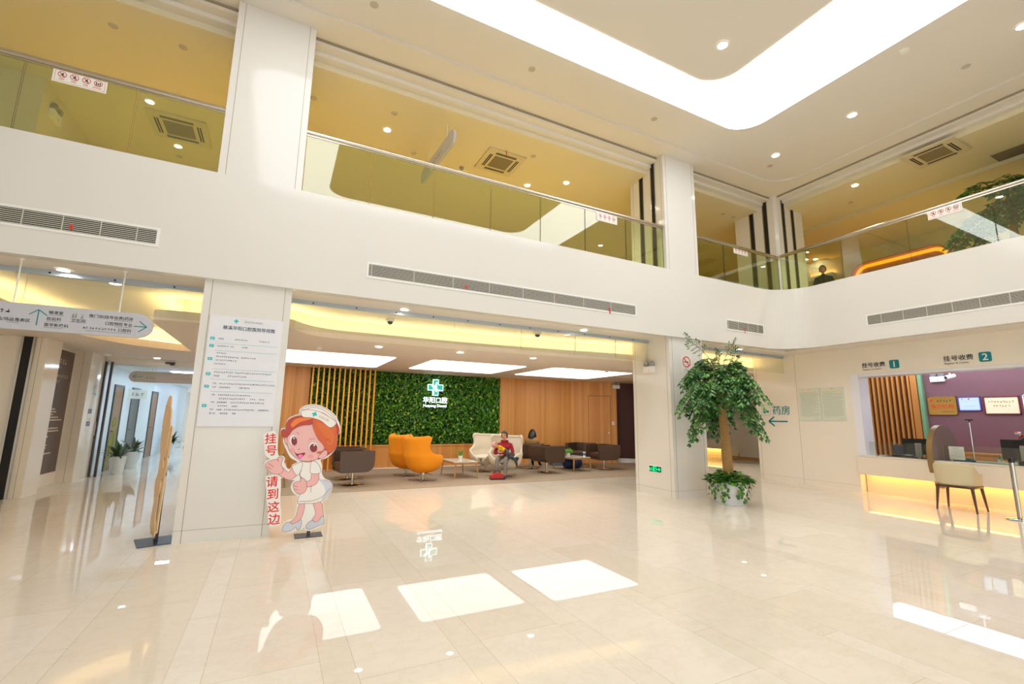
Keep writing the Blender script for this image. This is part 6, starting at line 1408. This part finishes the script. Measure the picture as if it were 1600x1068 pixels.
# jacket lying over the armrest and lap
b = MB(); vs = []
for j in range(9):
    for i in range(13):
        u, v = i/12, j/8; vs.append((.10+.30*u+.02*math.sin(v*7), .16+.22*v+.02*math.sin(u*9), .60-.06*u*u-.24*v*v*(.5+.5*u)+.018*math.sin(u*11+v*6)))
b.add(vs, [(j*13+i, j*13+i+1, (j+1)*13+i+1, (j+1)*13+i) for j in range(8) for i in range(12)])
o = build('jacket', b, mat('charcoal_cloth', (54, 52, 58), .85), smooth=180, solid=.02); o.location = (5.34, 10.90, .006); o.rotation_euler = (0, 0, -2.2); tag(o, 'dark grey jacket draped over the lap of the person in red', 'jacket')
t = thing('handbag', 'red and black bag lying on the carpet between the feet of the person in red', 'bag', (4.95, 10.50, .006), -.2)
build('body', MB().prism([(-.17, 0), (.17, 0), (.15, .12), (.05, .16), (-.1, .13), (-.16, .1)], -.09, .09, 0, Matrix(((1, 0, 0, 0), (0, 0, 1, 0), (0, 1, 0, 0), (0, 0, 0, 1)))), mat('red_nylon', (196, 40, 36), .5), t, bevel=.02); build('base_band', MB().box(-.175, -.095, 0, .175, .095, .035), BLACK, t, bevel=.006); build('handle', MB().tube(spline([(-.08, 0, .13), (-.05, -.03, .2), (.05, -.03, .2), (.08, 0, .14)], 5, False), .01, 8), BLACK, t, smooth=60)
# long-haired visitor seen from behind
p, Mh = figure('person', 'long-haired person in a tan coat in a brown tub chair, seen from behind', (7.02, 12.46, .006), .75,
               sit(.50, .04, scale=.85), (mat('tan_fleece', (176, 134, 84), .95, noise=(40, (150, 108, 62))), mat('black_trousers', (34, 32, 34), .8), mat('black_boot', (26, 24, 26), .5)), 'long', (1, .1, -.25), headpos=(.08, 0, 1.035), s=.92)
b = MB(); vs = []
for j in range(6):
    for i in range(22):
        a = 2*PI*i/22; r = (.20, .215, .20, .16, .12, .10)[j]; z = (.78, .84, .90, .945, .97, .96)[j]-.05; vs.append((r*.66*math.cos(a)+.01, r*1.08*math.sin(a), z))
b.add(vs, [(j*22+i, j*22+(i+1) % 22, (j+1)*22+(i+1) % 22, (j+1)*22+i) for j in range(5) for i in range(22)])
build('fur_collar', b, mat('tan_fleece', (176, 134, 84), .95), p, smooth=180)
# standing person on the gallery
P = {'pelvis': ((0, 0, .95), (.12, .15)), 'spine': ((0, 0, 1.15), (.11, .15)), 'chest': ((-.01, 0, 1.36), (.115, .17)), 'neck': ((0, 0, 1.51), .055), 'headbase': ((.015, 0, 1.58), .05)}
for q, sg in (('L', 1), ('R', -1)):
    P.update({'hip'+q: ((0, sg*.1, .92), .09), 'knee'+q: ((.02, sg*.11, .5), .06), 'ankle'+q: ((0, sg*.11, .09), .042), 'toe'+q: ((.15, sg*.13, .04), .038), 'sh'+q: ((-.01, sg*.19, 1.42), .065), 'elbow'+q: ((.0, sg*.26, 1.14), .046), 'wrist'+q: ((.12, sg*.2, .95), .032)})
man, _ = figure('person', 'dark-jacketed person with short black hair standing upstairs behind the glass', (14.0, 7.45, 4.30), -2.75, P, (mat('dark_green_jacket', (44, 50, 48), .7), mat('black_trousers', (34, 32, 34), .8), mat('black_boot', (26, 24, 26), .5)), 'short', (1, 0, -.05), headpos=(.03, 0, 1.69), s=1.05)
man.scale = (.97, .97, .97)
# cashier behind the second monitor
p, Mh = figure('person', 'cashier with a red festive headband mostly hidden behind the monitor of counter 2', (12.85, 3.50, 0), PI-.3, sit(.55, .03), (mat('green_uniform', (84, 140, 130), .7), mat('black_trousers', (34, 32, 34), .8), mat('black_boot', (26, 24, 26), .5)), 'tail', (1, 0, -.15), headpos=(.06, 0, 1.16), s=.98)
t = thing('headband', 'red festive headband with red and white bobbles on the head of the cashier', 'headband', (12.85, 3.50, 0), PI-.3)
build('band', MB().tube([Mh @ Vector((-.01, .098*math.cos(a), .02+.138*math.sin(a))) for a in (PI*i/14 for i in range(15))], .013, 8), RED, t, smooth=60)
for sg in (-1, 1):
    q = Mh @ Vector((-.01, sg*.085, .20)); build('bobble', MB().ball(q, (.03, .05, .028), 12, 8).cyl(Mh @ Vector((-.01, sg*.05, .145)), q, .008, 8), PAPER, t, smooth=60, label='white bobble'); build('bobble_cap', MB().ball(q+Vector((0, sg*.012, .018)), (.03, .04, .018), 12, 8), RED, t, smooth=60, label='red bobble cap')
t = thing('stool', 'round stool on which the cashier sits', 'stool', (12.85, 3.50, 0)); build('seat', MB().lathe([(0, .44), (.2, .43), (.2, .38), (0, .38)], 24), BLACK, t, smooth=40); build('post', MB().cyl((0, 0, .02), (0, 0, .38), .03, 12), STEEL, t, smooth=40); build('base', MB().lathe([(0, .03), (.22, .02), (.22, 0), (0, 0)], 24), BLACK, t, smooth=40)
